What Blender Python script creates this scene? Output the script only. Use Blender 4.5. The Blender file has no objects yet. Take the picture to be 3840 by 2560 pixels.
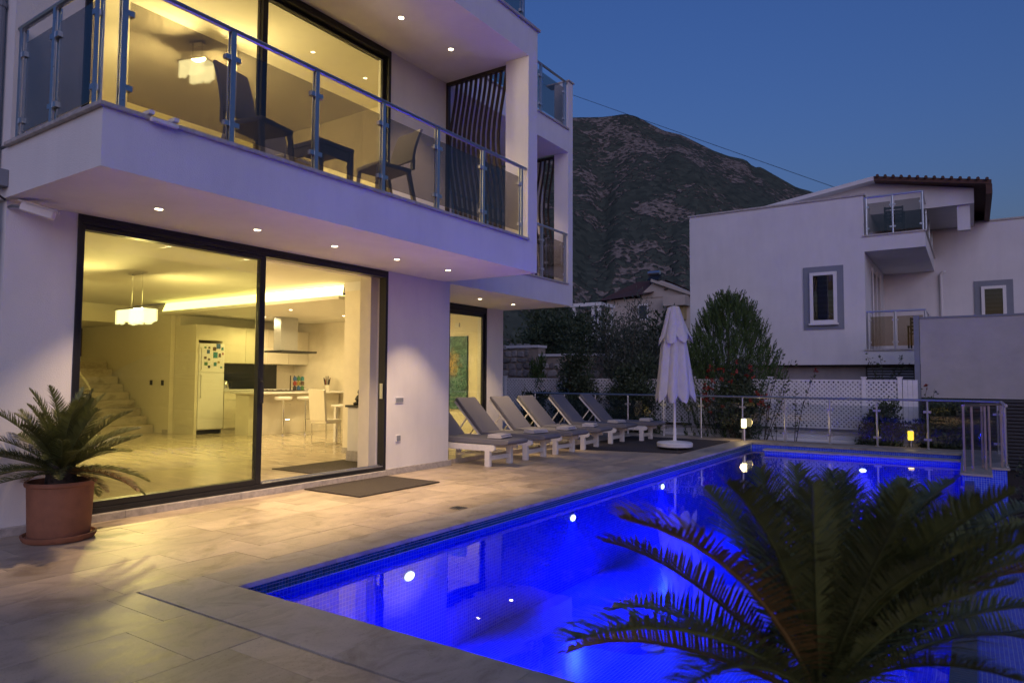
import bpy, bmesh, math, random
import numpy as np
from mathutils import Vector, Matrix
random.seed(7)
rad = math.radians
sc = bpy.context.scene
COL = sc.collection

# ---------------------------------------------------------------- camera
CAM_Z = 1.40
cam = bpy.data.cameras.new('camera')
cam.sensor_width = 36.0
cam.lens = 24.13
cam.clip_start = 0.05
cam.clip_end = 5000
cam.dof.use_dof = True
cam.dof.focus_distance = 9.0
cam.dof.aperture_fstop = 3.2
camo = bpy.data.objects.new('camera', cam)
COL.objects.link(camo)
YAW, PITCH, ROLL = rad(33.862), rad(3.102), rad(0.31)
fw = Vector((-math.sin(YAW) * math.cos(PITCH), math.cos(YAW) * math.cos(PITCH), math.sin(PITCH)))
rt = Vector((math.cos(YAW), math.sin(YAW), 0))
up = rt.cross(fw)
r2 = math.cos(ROLL) * rt + math.sin(ROLL) * up
u2 = -math.sin(ROLL) * rt + math.cos(ROLL) * up
camo.matrix_world = Matrix(((r2.x, u2.x, -fw.x, 0), (r2.y, u2.y, -fw.y, 0), (r2.z, u2.z, -fw.z, CAM_Z), (0, 0, 0, 1)))
sc.camera = camo

# ---------------------------------------------------------------- sky (dusk)
SUN_EL, SUN_ROT = rad(2.0), rad(150)
world = bpy.data.worlds.new('World')
sc.world = world
world.use_nodes = True
wn = world.node_tree
wn.nodes.clear()
sky = wn.nodes.new('ShaderNodeTexSky')
sky.sky_type = 'NISHITA'
sky.sun_disc = False
sky.sun_elevation = SUN_EL
sky.sun_rotation = SUN_ROT
sky.altitude = 50
sky.air_density = 1.6
sky.dust_density = 0.6
sky.ozone_density = 4.0
tint = wn.nodes.new('ShaderNodeMix')
tint.data_type = 'RGBA'
tint.blend_type = 'MULTIPLY'
tint.inputs[0].default_value = 1.0
tint.inputs[7].default_value = (0.60, 0.62, 0.98, 1)
bg = wn.nodes.new('ShaderNodeBackground')
bg.inputs['Strength'].default_value = 0.098
wo = wn.nodes.new('ShaderNodeOutputWorld')
wn.links.new(sky.outputs[0], tint.inputs[6])
wn.links.new(tint.outputs[2], bg.inputs['Color'])
wn.links.new(bg.outputs[0], wo.inputs['Surface'])

# the last glow of the set sun: one weak, very soft sun from behind the camera
sl = bpy.data.lights.new('sun', 'SUN')
sl.energy = 0.26
sl.angle = rad(60)
sl.color = (0.80, 0.72, 1.0)
so = bpy.data.objects.new('sun', sl)
COL.objects.link(so)
so.rotation_euler = (rad(70), 0, rad(37))

# ---------------------------------------------------------------- picture
sc.view_settings.view_transform = 'Standard'
sc.view_settings.look = 'None'
sc.view_settings.exposure = 1.9
sc.view_settings.gamma = 1.0
sc.cycles.use_denoising = True
sc.cycles.max_bounces = 10
sc.cycles.diffuse_bounces = 4
sc.cycles.glossy_bounces = 5
sc.cycles.transparent_max_bounces = 32
sc.cycles.sample_clamp_indirect = 4.0
sc.cycles.caustics_reflective = False
sc.cycles.caustics_refractive = False

LS = 0.25         # lamp scale that goes with the exposure

# ---------------------------------------------------------------- helpers
ORG = {}          # object -> world origin of the space its children are built in


class MB:
    """collects polygons; build() links them as ONE mesh object"""
    def __init__(s):
        s.v, s.f = [], []

    def add(s, vs, fs):
        n = len(s.v)
        s.v += [tuple(map(float, p)) for p in vs]
        s.f += [tuple(i + n for i in q) for q in fs]
        return s

    def box(s, x0, x1, y0, y1, z0, z1):
        return s.add([(x0, y0, z0), (x1, y0, z0), (x1, y1, z0), (x0, y1, z0), (x0, y0, z1), (x1, y0, z1), (x1, y1, z1), (x0, y1, z1)],
                     [(0, 3, 2, 1), (4, 5, 6, 7), (0, 1, 5, 4), (1, 2, 6, 5), (2, 3, 7, 6), (3, 0, 4, 7)])

    def beam(s, a, b, w, h, upv=(0, 0, 1)):
        """box of section w x h running from a to b"""
        a, b = Vector(a), Vector(b)
        d = (b - a).normalized()
        sd = d.cross(Vector(upv))
        if sd.length < 1e-4:
            sd = Vector((1, 0, 0))
        sd.normalize()
        u = sd.cross(d)
        vs = []
        for p in (a, b):
            for i, j in ((-1, -1), (1, -1), (1, 1), (-1, 1)):
                vs.append(p + sd * i * w / 2 + u * j * h / 2)
        return s.add(vs, [(0, 1, 2, 3), (7, 6, 5, 4), (0, 4, 5, 1), (1, 5, 6, 2), (2, 6, 7, 3), (3, 7, 4, 0)])

    def tube(s, pts, r, n=8, caps=True):
        pts = [Vector(p) for p in pts]
        rs = r if isinstance(r, (list, tuple)) else [r] * len(pts)
        vs, fs = [], []
        for i, p in enumerate(pts):
            d = (pts[min(i + 1, len(pts) - 1)] - pts[max(i - 1, 0)]).normalized()
            sd = d.cross(Vector((0, 0, 1)))
            if sd.length < 1e-3:
                sd = Vector((1, 0, 0))
            sd.normalize()
            u = sd.cross(d)
            for k in range(n):
                a = 2 * math.pi * k / n
                vs.append(p + (sd * math.cos(a) + u * math.sin(a)) * rs[i])
        for i in range(len(pts) - 1):
            for k in range(n):
                k2 = (k + 1) % n
                fs.append((i * n + k, i * n + k2, (i + 1) * n + k2, (i + 1) * n + k))
        if caps:
            fs.append(tuple(range(n - 1, -1, -1)))
            fs.append(tuple((len(pts) - 1) * n + k for k in range(n)))
        return s.add(vs, fs)

    def lathe(s, c, prof, n=24, cap=True):
        cx, cy, cz = c
        vs, fs = [], []
        for r, z in prof:
            for k in range(n):
                a = 2 * math.pi * k / n
                vs.append((cx + r * math.cos(a), cy + r * math.sin(a), cz + z))
        for i in range(len(prof) - 1):
            for k in range(n):
                k2 = (k + 1) % n
                fs.append((i * n + k, i * n + k2, (i + 1) * n + k2, (i + 1) * n + k))
        if cap:
            fs.append(tuple(range(n - 1, -1, -1)))
            fs.append(tuple((len(prof) - 1) * n + k for k in range(n)))
        return s.add(vs, fs)

    def prism(s, poly, axis, a, b):
        """polygon in the plane across `axis` extruded from a to b"""
        def P(p, t):
            return {'x': (t, p[0], p[1]), 'y': (p[0], t, p[1]), 'z': (p[0], p[1], t)}[axis]
        n = len(poly)
        vs = [P(p, a) for p in poly] + [P(p, b) for p in poly]
        fs = [tuple(range(n - 1, -1, -1)), tuple(range(n, 2 * n))]
        fs += [(i, (i + 1) % n, n + (i + 1) % n, n + i) for i in range(n)]
        return s.add(vs, fs)

    def quad(s, a, b, c, d):
        return s.add([a, b, c, d], [(0, 1, 2, 3)])

    def build(s, name, mat, parent=None, local=False, smooth=False, bevel=0, kind=None):
        me = bpy.data.meshes.new(name)
        o0 = ORG.get(parent, (0, 0, 0)) if (parent is not None and not local) else (0, 0, 0)
        me.from_pydata([(x - o0[0], y - o0[1], z - o0[2]) for x, y, z in s.v], [], s.f)
        bm = bmesh.new()
        bm.from_mesh(me)
        bmesh.ops.recalc_face_normals(bm, faces=bm.faces)
        bm.to_mesh(me)
        bm.free()
        me.materials.append(mat)
        if smooth:
            me.polygons.foreach_set('use_smooth', [True] * len(me.polygons))
            if smooth == 'auto':
                me.set_sharp_from_angle(angle=rad(35))
        o = bpy.data.objects.new(name, me)
        COL.objects.link(o)
        if parent is not None:
            o.parent = parent
            ORG[o] = o0
        if bevel:
            m = o.modifiers.new('bevel', 'BEVEL')
            m.width = bevel
            m.segments = 2
            m.limit_method = 'ANGLE'
        if kind:
            o['kind'] = kind
        return o


def tag(o, label=None, cat=None, group=None, kind=None):
    if label:
        o['label'] = label
    if cat:
        o['category'] = cat
    if group:
        o['group'] = group
    if kind:
        o['kind'] = kind
    return o


def thing(name, label, cat, loc=(0, 0, 0), rz=0, group=None):
    o = bpy.data.objects.new(name, None)
    o.empty_display_size = 0.1
    COL.objects.link(o)
    o.location = loc
    o.rotation_euler = (0, 0, rz)
    ORG[o] = tuple(loc)
    return tag(o, label, cat, group)


def copy_tree(o, parent=None):
    c = o.copy()
    COL.objects.link(c)
    if parent is not None:
        c.parent = parent
    for ch in list(o.children):
        copy_tree(ch, c)
    return c


def B(x0, x1, y0, y1, z0, z1):
    return MB().box(x0, x1, y0, y1, z0, z1)


# ---------------------------------------------------------------- materials
def nodes(name):
    m = bpy.data.materials.new(name)
    m.use_nodes = True
    nt = m.node_tree
    nt.nodes.clear()
    out = nt.nodes.new('ShaderNodeOutputMaterial')
    return m, nt, out


def nd(nt, kind, **kw):
    n = nt.nodes.new(kind)
    for k, v in kw.items():
        if k.startswith('_'):
            setattr(n, k[1:], v)
        else:
            key = int(k[1:]) if k[0] == 'i' and k[1:].isdigit() else k
            n.inputs[key].default_value = v
    return n


def rgb(c, f=1.0):
    return (min(1, c[0] * f), min(1, c[1] * f), min(1, c[2] * f), 1)


def mat(name, col, rough=0.6, metal=0.0, var=0.12, scale=6.0, bump=0.0, bscale=60.0, spec=0.5, stretch=(1, 1, 1), rand=0.0, coat=0.0, trans=0.0, streak=0.0):
    m, nt, out = nodes(name)
    L = nt.links.new
    b = nd(nt, 'ShaderNodeBsdfPrincipled', Roughness=rough, Metallic=metal)
    b.inputs['Specular IOR Level'].default_value = spec
    b.inputs['Coat Weight'].default_value = coat
    geo = nd(nt, 'ShaderNodeNewGeometry')
    mp = nd(nt, 'ShaderNodeMapping', Scale=stretch)
    L(geo.outputs['Position'], mp.inputs['Vector'])
    nz = nd(nt, 'ShaderNodeTexNoise', Scale=scale, Detail=6.0, Roughness=0.6)
    L(mp.outputs[0], nz.inputs['Vector'])
    rp = nd(nt, 'ShaderNodeValToRGB')
    rp.color_ramp.elements[0].position = 0.3
    rp.color_ramp.elements[1].position = 0.7
    rp.color_ramp.elements[0].color = rgb(col, 1 - var)
    rp.color_ramp.elements[1].color = rgb(col, 1 + var)
    L(nz.outputs['Fac'], rp.inputs[0])
    csock = rp.outputs[0]
    if rand:
        oi = nd(nt, 'ShaderNodeObjectInfo')
        mr = nd(nt, 'ShaderNodeMapRange')
        mr.inputs['To Min'].default_value = 1 - rand
        mr.inputs['To Max'].default_value = 1 + rand
        L(oi.outputs['Random'], mr.inputs['Value'])
        hs = nd(nt, 'ShaderNodeHueSaturation')
        L(mr.outputs[0], hs.inputs['Value'])
        L(csock, hs.inputs['Color'])
        csock = hs.outputs[0]
    if streak:          # rain streaks and dull patches in the coat
        m2 = nd(nt, 'ShaderNodeMapping', Scale=(1.3, 1.3, 0.25))
        L(geo.outputs['Position'], m2.inputs['Vector'])
        n4 = nd(nt, 'ShaderNodeTexNoise', Scale=2.2, Detail=8.0, Roughness=0.7)
        L(m2.outputs[0], n4.inputs['Vector'])
        r4 = nd(nt, 'ShaderNodeValToRGB')
        r4.color_ramp.elements[0].position, r4.color_ramp.elements[1].position = 0.36, 0.56
        r4.color_ramp.elements[0].color = (1 - streak, 1 - streak, 1 - streak * .9, 1)
        L(n4.outputs['Fac'], r4.inputs[0])
        ms = nd(nt, 'ShaderNodeMix', _data_type='RGBA', _blend_type='MULTIPLY')
        ms.inputs[0].default_value = 1.0
        L(csock, ms.inputs[6])
        L(r4.outputs[0], ms.inputs[7])
        csock = ms.outputs[2]
    L(csock, b.inputs['Base Color'])
    rr = nd(nt, 'ShaderNodeMapRange')
    rr.inputs['To Min'].default_value = max(0.02, rough - 0.07)
    rr.inputs['To Max'].default_value = min(1, rough + 0.07)
    L(nz.outputs['Fac'], rr.inputs['Value'])
    L(rr.outputs[0], b.inputs['Roughness'])
    if bump:
        n2 = nd(nt, 'ShaderNodeTexNoise', Scale=bscale, Detail=4.0)
        L(geo.outputs['Position'], n2.inputs['Vector'])
        bp = nd(nt, 'ShaderNodeBump', Strength=bump, Distance=0.01)
        L(n2.outputs['Fac'], bp.inputs['Height'])
        L(bp.outputs[0], b.inputs['Normal'])
    if trans:
        tr = nd(nt, 'ShaderNodeBsdfTranslucent')
        L(csock, tr.inputs['Color'])
        mx = nd(nt, 'ShaderNodeMixShader', i0=trans)
        L(b.outputs[0], mx.inputs[1])
        L(tr.outputs[0], mx.inputs[2])
        L(mx.outputs[0], out.inputs[0])
    else:
        L(b.outputs[0], out.inputs[0])
    return m


def glow(name, col, strength):
    m, nt, out = nodes(name)
    e = nd(nt, 'ShaderNodeEmission', Color=rgb(col), Strength=strength * LS)
    nt.links.new(e.outputs[0], out.inputs[0])
    return m


def glass(name, tintc, ior=1.45, wave=0.0, wscale=3.0, extra=0.0, rough=0.0, body=False):
    """clear sheet: Fresnel mirror over a tinted see-through body"""
    m, nt, out = nodes(name)
    L = nt.links.new
    t = nd(nt, 'ShaderNodeBsdfTransparent', Color=rgb(tintc))
    g = nd(nt, 'ShaderNodeBsdfGlossy', Color=(1, 1, 1, 1), Roughness=rough)
    fr = nd(nt, 'ShaderNodeFresnel', IOR=ior)
    mx = nd(nt, 'ShaderNodeMixShader')
    gb_ = nd(nt, 'ShaderNodeNewGeometry')          # same mirror strength on both faces of the sheet
    im = nd(nt, 'ShaderNodeMix', _data_type='FLOAT')
    im.inputs[2].default_value, im.inputs[3].default_value = ior, (ior if body else 1 / ior)
    L(gb_.outputs['Backfacing'], im.inputs[0])
    L(im.outputs[0], fr.inputs['IOR'])
    if wave:
        geo = nd(nt, 'ShaderNodeNewGeometry')
        n2 = nd(nt, 'ShaderNodeTexNoise', Scale=wscale, Detail=2.0)
        L(geo.outputs['Position'], n2.inputs['Vector'])
        bp = nd(nt, 'ShaderNodeBump', Strength=wave, Distance=0.02)
        L(n2.outputs['Fac'], bp.inputs['Height'])
        L(bp.outputs[0], g.inputs['Normal'])
        L(bp.outputs[0], fr.inputs['Normal'])
    if extra:
        ad = nd(nt, 'ShaderNodeMath', _operation='ADD', i1=extra)
        ad.use_clamp = True
        L(fr.outputs[0], ad.inputs[0])
        L(ad.outputs[0], mx.inputs[0])
    else:
        L(fr.outputs[0], mx.inputs[0])
    L(t.outputs[0], mx.inputs[1])
    L(g.outputs[0], mx.inputs[2])
    L(mx.outputs[0], out.inputs[0])
    return m


def mosaic(name, axes, size=0.033, dark=(0.012, 0.045, 0.72), light=(0.04, 0.12, 0.88), grout=(0.30, 0.40, 0.85), rough=0.25):
    """small glass tiles; axes = which world axes run across and up the face"""
    m, nt, out = nodes(name)
    L = nt.links.new
    geo = nd(nt, 'ShaderNodeNewGeometry')
    sp = nd(nt, 'ShaderNodeSeparateXYZ')
    cb = nd(nt, 'ShaderNodeCombineXYZ')
    L(geo.outputs['Position'], sp.inputs[0])
    L(sp.outputs['XYZ'.index(axes[0].upper())], cb.inputs[0])
    L(sp.outputs['XYZ'.index(axes[1].upper())], cb.inputs[1])
    br = nd(nt, 'ShaderNodeTexBrick', Scale=1.0, Color1=rgb(dark), Color2=rgb(light), Mortar=rgb(grout))
    br.offset = 0.0
    br.inputs['Mortar Size'].default_value = size * 0.07
    br.inputs['Brick Width'].default_value = size
    br.inputs['Row Height'].default_value = size
    br.inputs['Bias'].default_value = -0.1
    L(cb.outputs[0], br.inputs['Vector'])
    b = nd(nt, 'ShaderNodeBsdfPrincipled', Roughness=rough)
    L(br.outputs['Color'], b.inputs['Base Color'])
    bp = nd(nt, 'ShaderNodeBump', Strength=0.3, Distance=0.002)
    bp.invert = True
    L(br.outputs['Fac'], bp.inputs['Height'])
    L(bp.outputs[0], b.inputs['Normal'])
    L(b.outputs[0], out.inputs[0])
    return m


def travertine(name, base=(0.56, 0.47, 0.36), rough=0.42):
    """cut stone: long cloudy bands along Y with pits; every slab its own tone and offset"""
    m, nt, out = nodes(name)
    L = nt.links.new
    geo = nd(nt, 'ShaderNodeNewGeometry')
    oi = nd(nt, 'ShaderNodeObjectInfo')
    ml = nd(nt, 'ShaderNodeMath', _operation='MULTIPLY', i1=57.0)
    L(oi.outputs['Random'], ml.inputs[0])
    ad = nd(nt, 'ShaderNodeVectorMath', _operation='ADD')
    L(geo.outputs['Position'], ad.inputs[0])
    L(ml.outputs[0], ad.inputs[1])
    mp = nd(nt, 'ShaderNodeMapping', Scale=(2.6, 1.7, 3.0))
    mp.inputs['Rotation'].default_value = (0, 0, 0.12)
    L(ad.outputs[0], mp.inputs['Vector'])
    nz = nd(nt, 'ShaderNodeTexNoise', Scale=1.5, Detail=10.0, Roughness=0.68, Distortion=0.9)
    L(mp.outputs[0], nz.inputs['Vector'])
    rp = nd(nt, 'ShaderNodeValToRGB')
    e = rp.color_ramp.elements
    e[0].position, e[1].position = 0.32, 0.70
    e[0].color, e[1].color = rgb((base[0] * .62, base[1] * .59, base[2] * .55)), rgb((base[0] * 1.22, base[1] * 1.22, base[2] * 1.22))
    mid = e.new(0.5)
    mid.color = rgb(base)
    L(nz.outputs['Fac'], rp.inputs[0])
    mr = nd(nt, 'ShaderNodeMapRange')
    mr.inputs['To Min'].default_value, mr.inputs['To Max'].default_value = 0.82, 1.12
    L(oi.outputs['Random'], mr.inputs['Value'])
    hs = nd(nt, 'ShaderNodeHueSaturation')
    L(mr.outputs[0], hs.inputs['Value'])
    L(rp.outputs[0], hs.inputs['Color'])
    pit = nd(nt, 'ShaderNodeTexNoise', Scale=38.0, Detail=3.0, Roughness=0.7)
    L(mp.outputs[0], pit.inputs['Vector'])
    pr = nd(nt, 'ShaderNodeValToRGB')
    pr.color_ramp.elements[0].position, pr.color_ramp.elements[1].position = 0.30, 0.40
    pr.color_ramp.elements[0].color = (0.55, 0.5, 0.45, 1)
    L(pit.outputs['Fac'], pr.inputs[0])
    mu = nd(nt, 'ShaderNodeMix', _data_type='RGBA', _blend_type='MULTIPLY')
    mu.inputs[0].default_value = 1.0
    L(hs.outputs[0], mu.inputs[6])
    L(pr.outputs[0], mu.inputs[7])
    b = nd(nt, 'ShaderNodeBsdfPrincipled', Roughness=rough)
    rr = nd(nt, 'ShaderNodeMapRange')
    rr.inputs['To Min'].default_value, rr.inputs['To Max'].default_value = rough - .1, rough + .16
    L(nz.outputs['Fac'], rr.inputs['Value'])
    L(rr.outputs[0], b.inputs['Roughness'])
    L(mu.outputs[2], b.inputs['Base Color'])
    bp = nd(nt, 'ShaderNodeBump', Strength=0.25, Distance=0.004)
    L(pit.outputs['Fac'], bp.inputs['Height'])
    L(bp.outputs[0], b.inputs['Normal'])
    L(b.outputs[0], out.inputs[0])
    return m


WARM = (1.0, 0.69, 0.40)
GOLD = (1.0, 0.73, 0.32)
BLUE = (0.004, 0.012, 1.0)
m_white = mat('white_render', (0.72, 0.71, 0.70), 0.75, var=0.06, scale=0.9, bump=0.35, bscale=90, streak=0.05)
m_soffit = mat('soffit_paint', (0.70, 0.69, 0.68), 0.7, var=0.03, bump=0.08, bscale=90)
m_inwall = mat('inside_wall_paint', (0.72, 0.67, 0.56), 0.6, var=0.04)
m_inceil = mat('inside_ceiling_paint', (0.74, 0.72, 0.66), 0.7, var=0.03)
m_infloor = mat('polished_floor_stone', (0.50, 0.43, 0.32), 0.13, var=0.22, scale=1.5, stretch=(1, 5, 1))
m_frame = mat('anthracite_aluminium', (0.022, 0.023, 0.027), 0.38, metal=0.3, var=0.1)
m_sill = mat('sill_marble', (0.42, 0.39, 0.36), 0.4, var=0.25, scale=18, bump=0.1)
m_steel = mat('brushed_steel', (0.52, 0.54, 0.58), 0.3, metal=0.95, var=0.06, scale=40)
m_chrome = mat('chrome', (0.75, 0.74, 0.72), 0.1, metal=1.0, var=0.02)
m_dglass = glass('door_glass', (0.93, 0.95, 0.86), 1.5)
m_bglass = glass('smoked_balustrade_glass', (0.64, 0.61, 0.57), 1.5, extra=0.015)
m_rglass = glass('rail_glass', (0.86, 0.88, 0.90), 1.4)
m_water = glass('pool_water', (0.95, 0.97, 1.0), 1.33, wave=0.10, wscale=2.2, body=True)
m_trav = travertine('deck_travertine', (0.46, 0.375, 0.27), rough=0.40)
m_cop = travertine('coping_travertine', (0.42, 0.37, 0.30), 0.5)
m_mortar = mat('joint_mortar', (0.32, 0.27, 0.21), 0.9, bump=0.2)
m_mos_yz = mosaic('mosaic_long_wall', 'yz')
m_mos_dk = mosaic('spill_damping_mosaic', 'yz', dark=(0.006, 0.02, 0.06), light=(0.012, 0.04, 0.10), grout=(0.06, 0.08, 0.12))  # unseen overflow wall, darkened so less blue pool light reaches the villa
m_mos_xz = mosaic('mosaic_end_wall', 'xz')
m_mos_xy = mosaic('mosaic_pool_floor', 'xy')
m_tile = mat('glass_mosaic_tile', (0.012, 0.07, 0.12), 0.15, var=0.25, scale=30, rand=0.4)
m_grout = mat('pale_grout', (0.42, 0.46, 0.46), 0.8, var=0.1)
m_whitewood = mat('white_painted_wood', (0.74, 0.72, 0.68), 0.45, var=0.06, scale=20)
m_cush = mat('grey_cushion_cloth', (0.16, 0.16, 0.18), 0.9, var=0.12, scale=120, bump=0.3, bscale=400)
m_towel = mat('towel_cloth', (0.55, 0.53, 0.52), 0.95, var=0.1, scale=60, bump=0.6, bscale=250)
m_canvas = mat('white_parasol_canvas', (0.62, 0.60, 0.56), 0.85, var=0.06, scale=10, bump=0.2, bscale=180, trans=0.12)
m_whitepl = mat('white_plastic', (0.72, 0.71, 0.70), 0.35, var=0.03)
m_rattan = mat('charcoal_rattan', (0.30, 0.28, 0.26), 0.55, var=0.25, scale=160, bump=0.6, bscale=220)
m_mat = mat('brown_rubber_mat', (0.045, 0.036, 0.030), 0.95, var=0.2, scale=200, bump=0.6, bscale=300)
m_deckmat = mat('dark_outdoor_carpet', (0.055, 0.045, 0.042), 0.95, var=0.2, scale=90, bump=0.5, bscale=300)
m_terra = mat('terracotta', (0.25, 0.105, 0.055), 0.75, var=0.15, scale=9, bump=0.15, bscale=80)
m_soil = mat('soil', (0.035, 0.025, 0.018), 0.95, var=0.4, scale=60, bump=0.8, bscale=80)
m_palm = mat('cycad_leaf', (0.105, 0.120, 0.034), 0.45, var=0.3, scale=14, trans=0.15, rand=0.35)
m_palmdry = mat('dry_cycad_leaf', (0.20, 0.12, 0.035), 0.6, var=0.3, scale=14, trans=0.15, rand=0.25)
m_trunk = mat('shaggy_trunk', (0.045, 0.032, 0.022), 0.95, var=0.4, scale=40, bump=1.0, bscale=60)
m_bark = mat('bark', (0.07, 0.055, 0.04), 0.9, var=0.3, scale=20, bump=0.6)
m_leaf = mat('dark_shrub_leaf', (0.055, 0.080, 0.038), 0.6, var=0.45, scale=4, trans=0.15)
m_olive = mat('grey_olive_leaf', (0.080, 0.098, 0.068), 0.6, var=0.45, scale=5, trans=0.15)
m_thuja = mat('conifer_leaf', (0.065, 0.115, 0.030), 0.65, var=0.45, scale=4, trans=0.15)
m_red = mat('red_flower', (0.26, 0.035, 0.018), 0.6, var=0.3, scale=10)
m_stone = mat('rubble_stone', (0.26, 0.24, 0.22), 0.85, var=0.25, scale=12, bump=0.8, bscale=30, rand=0.45)
m_black = mat('black_metal', (0.012, 0.012, 0.014), 0.5, var=0.2)
m_lacq = mat('cream_lacquer', (0.68, 0.64, 0.54), 0.25, var=0.03)
m_dark = mat('dark_wood', (0.035, 0.024, 0.018), 0.45, var=0.3, scale=30, stretch=(1, 1, 6))
m_fas = mat('grey_paint', (0.20, 0.22, 0.26), 0.7, var=0.05)

# ================================================================ SETTING
ground = MB().box(-3000, 3000, -600, 3600, -1.75, -1.6).build('ground', mat('dry_earth', (0.10, 0.085, 0.06), 0.95, var=0.35, scale=0.4, bump=0.5, bscale=4))
tag(ground, kind='structure')

# --- far mountain and the hillside in front of it: one terrain sheet, ridge heights from azimuth (deg left of +Y) to elevation (deg)
RIDGE = [(75, 9), (62, 14), (50, 18.5), (40, 20.3), (33, 20.9), (28.6, 21.2), (26.36, 21.15), (25.4, 21.21), (24.52, 21.3), (23.59, 21.11), (22.43, 20.49), (21.31, 19.88), (19.85, 19.46), (18.52, 18.74), (17.33, 18.09), (16.14, 17.57),
         (14.86, 17.2), (14.24, 16.56), (13.72, 16.55), (13.31, 16.26), (12.08, 15.43), (11.09, 14.76), (10.1, 14.4), (8.0, 13.1), (5, 11.6), (1, 9.4), (-6, 6.5), (-14, 4.5), (-25, 3.0), (-40, 2.2), (-60, 2)]
_az = np.array([a for a, e in RIDGE][::-1], float)
_el = np.array([e for a, e in RIDGE][::-1], float)


def vnoise(x, y, seed=0):
    xi, yi = np.floor(x).astype(int), np.floor(y).astype(int)
    xf, yf = x - xi, y - yi
    xf, yf = xf * xf * (3 - 2 * xf), yf * yf * (3 - 2 * yf)

    def h(a, b):
        n = (a * 374761393 + b * 668265263 + seed * 1442695) & 0x7fffffff
        n = ((n ^ (n >> 13)) * 1274126177) & 0x7fffffff
        return ((n ^ (n >> 16)) & 0xffff) / 65535.0
    return (h(xi, yi) * (1 - xf) + h(xi + 1, yi) * xf) * (1 - yf) + (h(xi, yi + 1) * (1 - xf) + h(xi + 1, yi + 1) * xf) * yf


def fbm(x, y, o=5, seed=0):
    t, a, s = 0, 0.5, 0
    for i in range(o):
        t = t + a * vnoise(x * 2 ** i, y * 2 ** i, seed + i)
        s += a
        a *= 0.55
    return t / s


NA, NR = 420, 150
azs = np.linspace(75, -60, NA)
ts = np.linspace(0, 1, NR)
A, T = np.meshgrid(azs, ts)
R0, RR = 36.0, 760.0
Rg = np.where(T < 0.16, R0 + (400 - R0) * T / 0.16, 400 + (RR - 400) * (T - 0.16) / 0.84)
U_ = np.clip((Rg - 400) / (RR - 400), 0, 1)
ridge = np.interp(A, _az, _el)
Hr = RR * np.tan(np.radians(ridge))
spur = fbm(A / 5.0 + 11, Rg / 330.0, 3, 3) - 0.5
fine = fbm(A / 0.8, Rg / 60.0, 3, 9) - 0.5
env = np.maximum(np.sin(np.pi * U_), 0) ** 0.8
low = -1.5 + 16.0 * np.clip((Rg - R0) / (400 - R0), 0, 1) ** 0.8
Z = low + (Hr - 14.5) * U_ ** 0.95 + env * (spur * 0.22 * Hr + fine * 6)
Z = np.minimum(Z, 1.4 + Rg * np.tan(np.radians(ridge)) * (0.93 + 0.07 * U_ ** 3))
Xg, Yg = -Rg * np.sin(np.radians(A)), Rg * np.cos(np.radians(A))
verts = np.stack([Xg, Yg, Z], -1).reshape(-1, 3)
back = np.stack([-1.25 * RR * np.sin(np.radians(azs)), 1.25 * RR * np.cos(np.radians(azs)), 0.35 * Hr[-1]], -1)
verts = np.concatenate([verts, back])
faces = []
for i in range(NR):
    for j in range(NA - 1):
        a = i * NA + j
        faces.append((a, a + 1, a + NA + 1, a + NA))
me = bpy.data.meshes.new('mountain')
me.from_pydata(verts.tolist(), [], faces)
me.polygons.foreach_set('use_smooth', [True] * len(me.polygons))
m_mount, nt, out = nodes('scrub_and_rock')
L = nt.links.new
geo = nd(nt, 'ShaderNodeNewGeometry')
n1 = nd(nt, 'ShaderNodeTexNoise', Scale=0.016, Detail=7.0, Roughness=0.62)
n2 = nd(nt, 'ShaderNodeTexNoise', Scale=0.30, Detail=4.0, Roughness=0.7)
vo = nd(nt, 'ShaderNodeTexVoronoi', Scale=0.22)
for n_ in (n1, n2, vo):
    L(geo.outputs['Position'], n_.inputs['Vector'])
# bare ground and rock
gr = nd(nt, 'ShaderNodeValToRGB')
e = gr.color_ramp.elements
e[0].position, e[1].position = 0.36, 0.66
e[0].color, e[1].color = (0.085, 0.080, 0.065, 1), (0.27, 0.235, 0.205, 1)
L(n2.outputs['Fac'], gr.inputs[0])
# scrub: round bushes, thinner where the large noise is high
th_ = nd(nt, 'ShaderNodeMapRange')
th_.inputs['From Min'].default_value, th_.inputs['From Max'].default_value = 0.46, 0.60
th_.inputs['To Min'].default_value, th_.inputs['To Max'].default_value = 0.95, 0.30
L(n1.outputs['Fac'], th_.inputs['Value'])
sb_ = nd(nt, 'ShaderNodeMath', _operation='SUBTRACT')
L(th_.outputs[0], sb_.inputs[0])
L(vo.outputs['Distance'], sb_.inputs[1])
mk = nd(nt, 'ShaderNodeMapRange')
mk.inputs['From Min'].default_value, mk.inputs['From Max'].default_value = -0.12, 0.14
L(sb_.outputs[0], mk.inputs['Value'])
bc_r = nd(nt, 'ShaderNodeValToRGB')
bc_r.color_ramp.elements[0].color, bc_r.color_ramp.elements[1].color = (0.034, 0.046, 0.038, 1), (0.080, 0.098, 0.074, 1)
L(vo.outputs['Color'], bc_r.inputs[0])
rp = nd(nt, 'ShaderNodeMix', _data_type='RGBA')
L(mk.outputs[0], rp.inputs[0])
L(gr.outputs[0], rp.inputs[6])
L(bc_r.outputs[0], rp.inputs[7])
b = nd(nt, 'ShaderNodeBsdfPrincipled', Roughness=0.95)
b.inputs['Specular IOR Level'].default_value = 0.1
L(rp.outputs[2], b.inputs['Base Color'])
bp = nd(nt, 'ShaderNodeBump', Strength=1.0, Distance=2.0)
L(mk.outputs[0], bp.inputs['Height'])
L(bp.outputs[0], b.inputs['Normal'])
L(b.outputs[0], out.inputs[0])
me.materials.append(m_mount)
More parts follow.
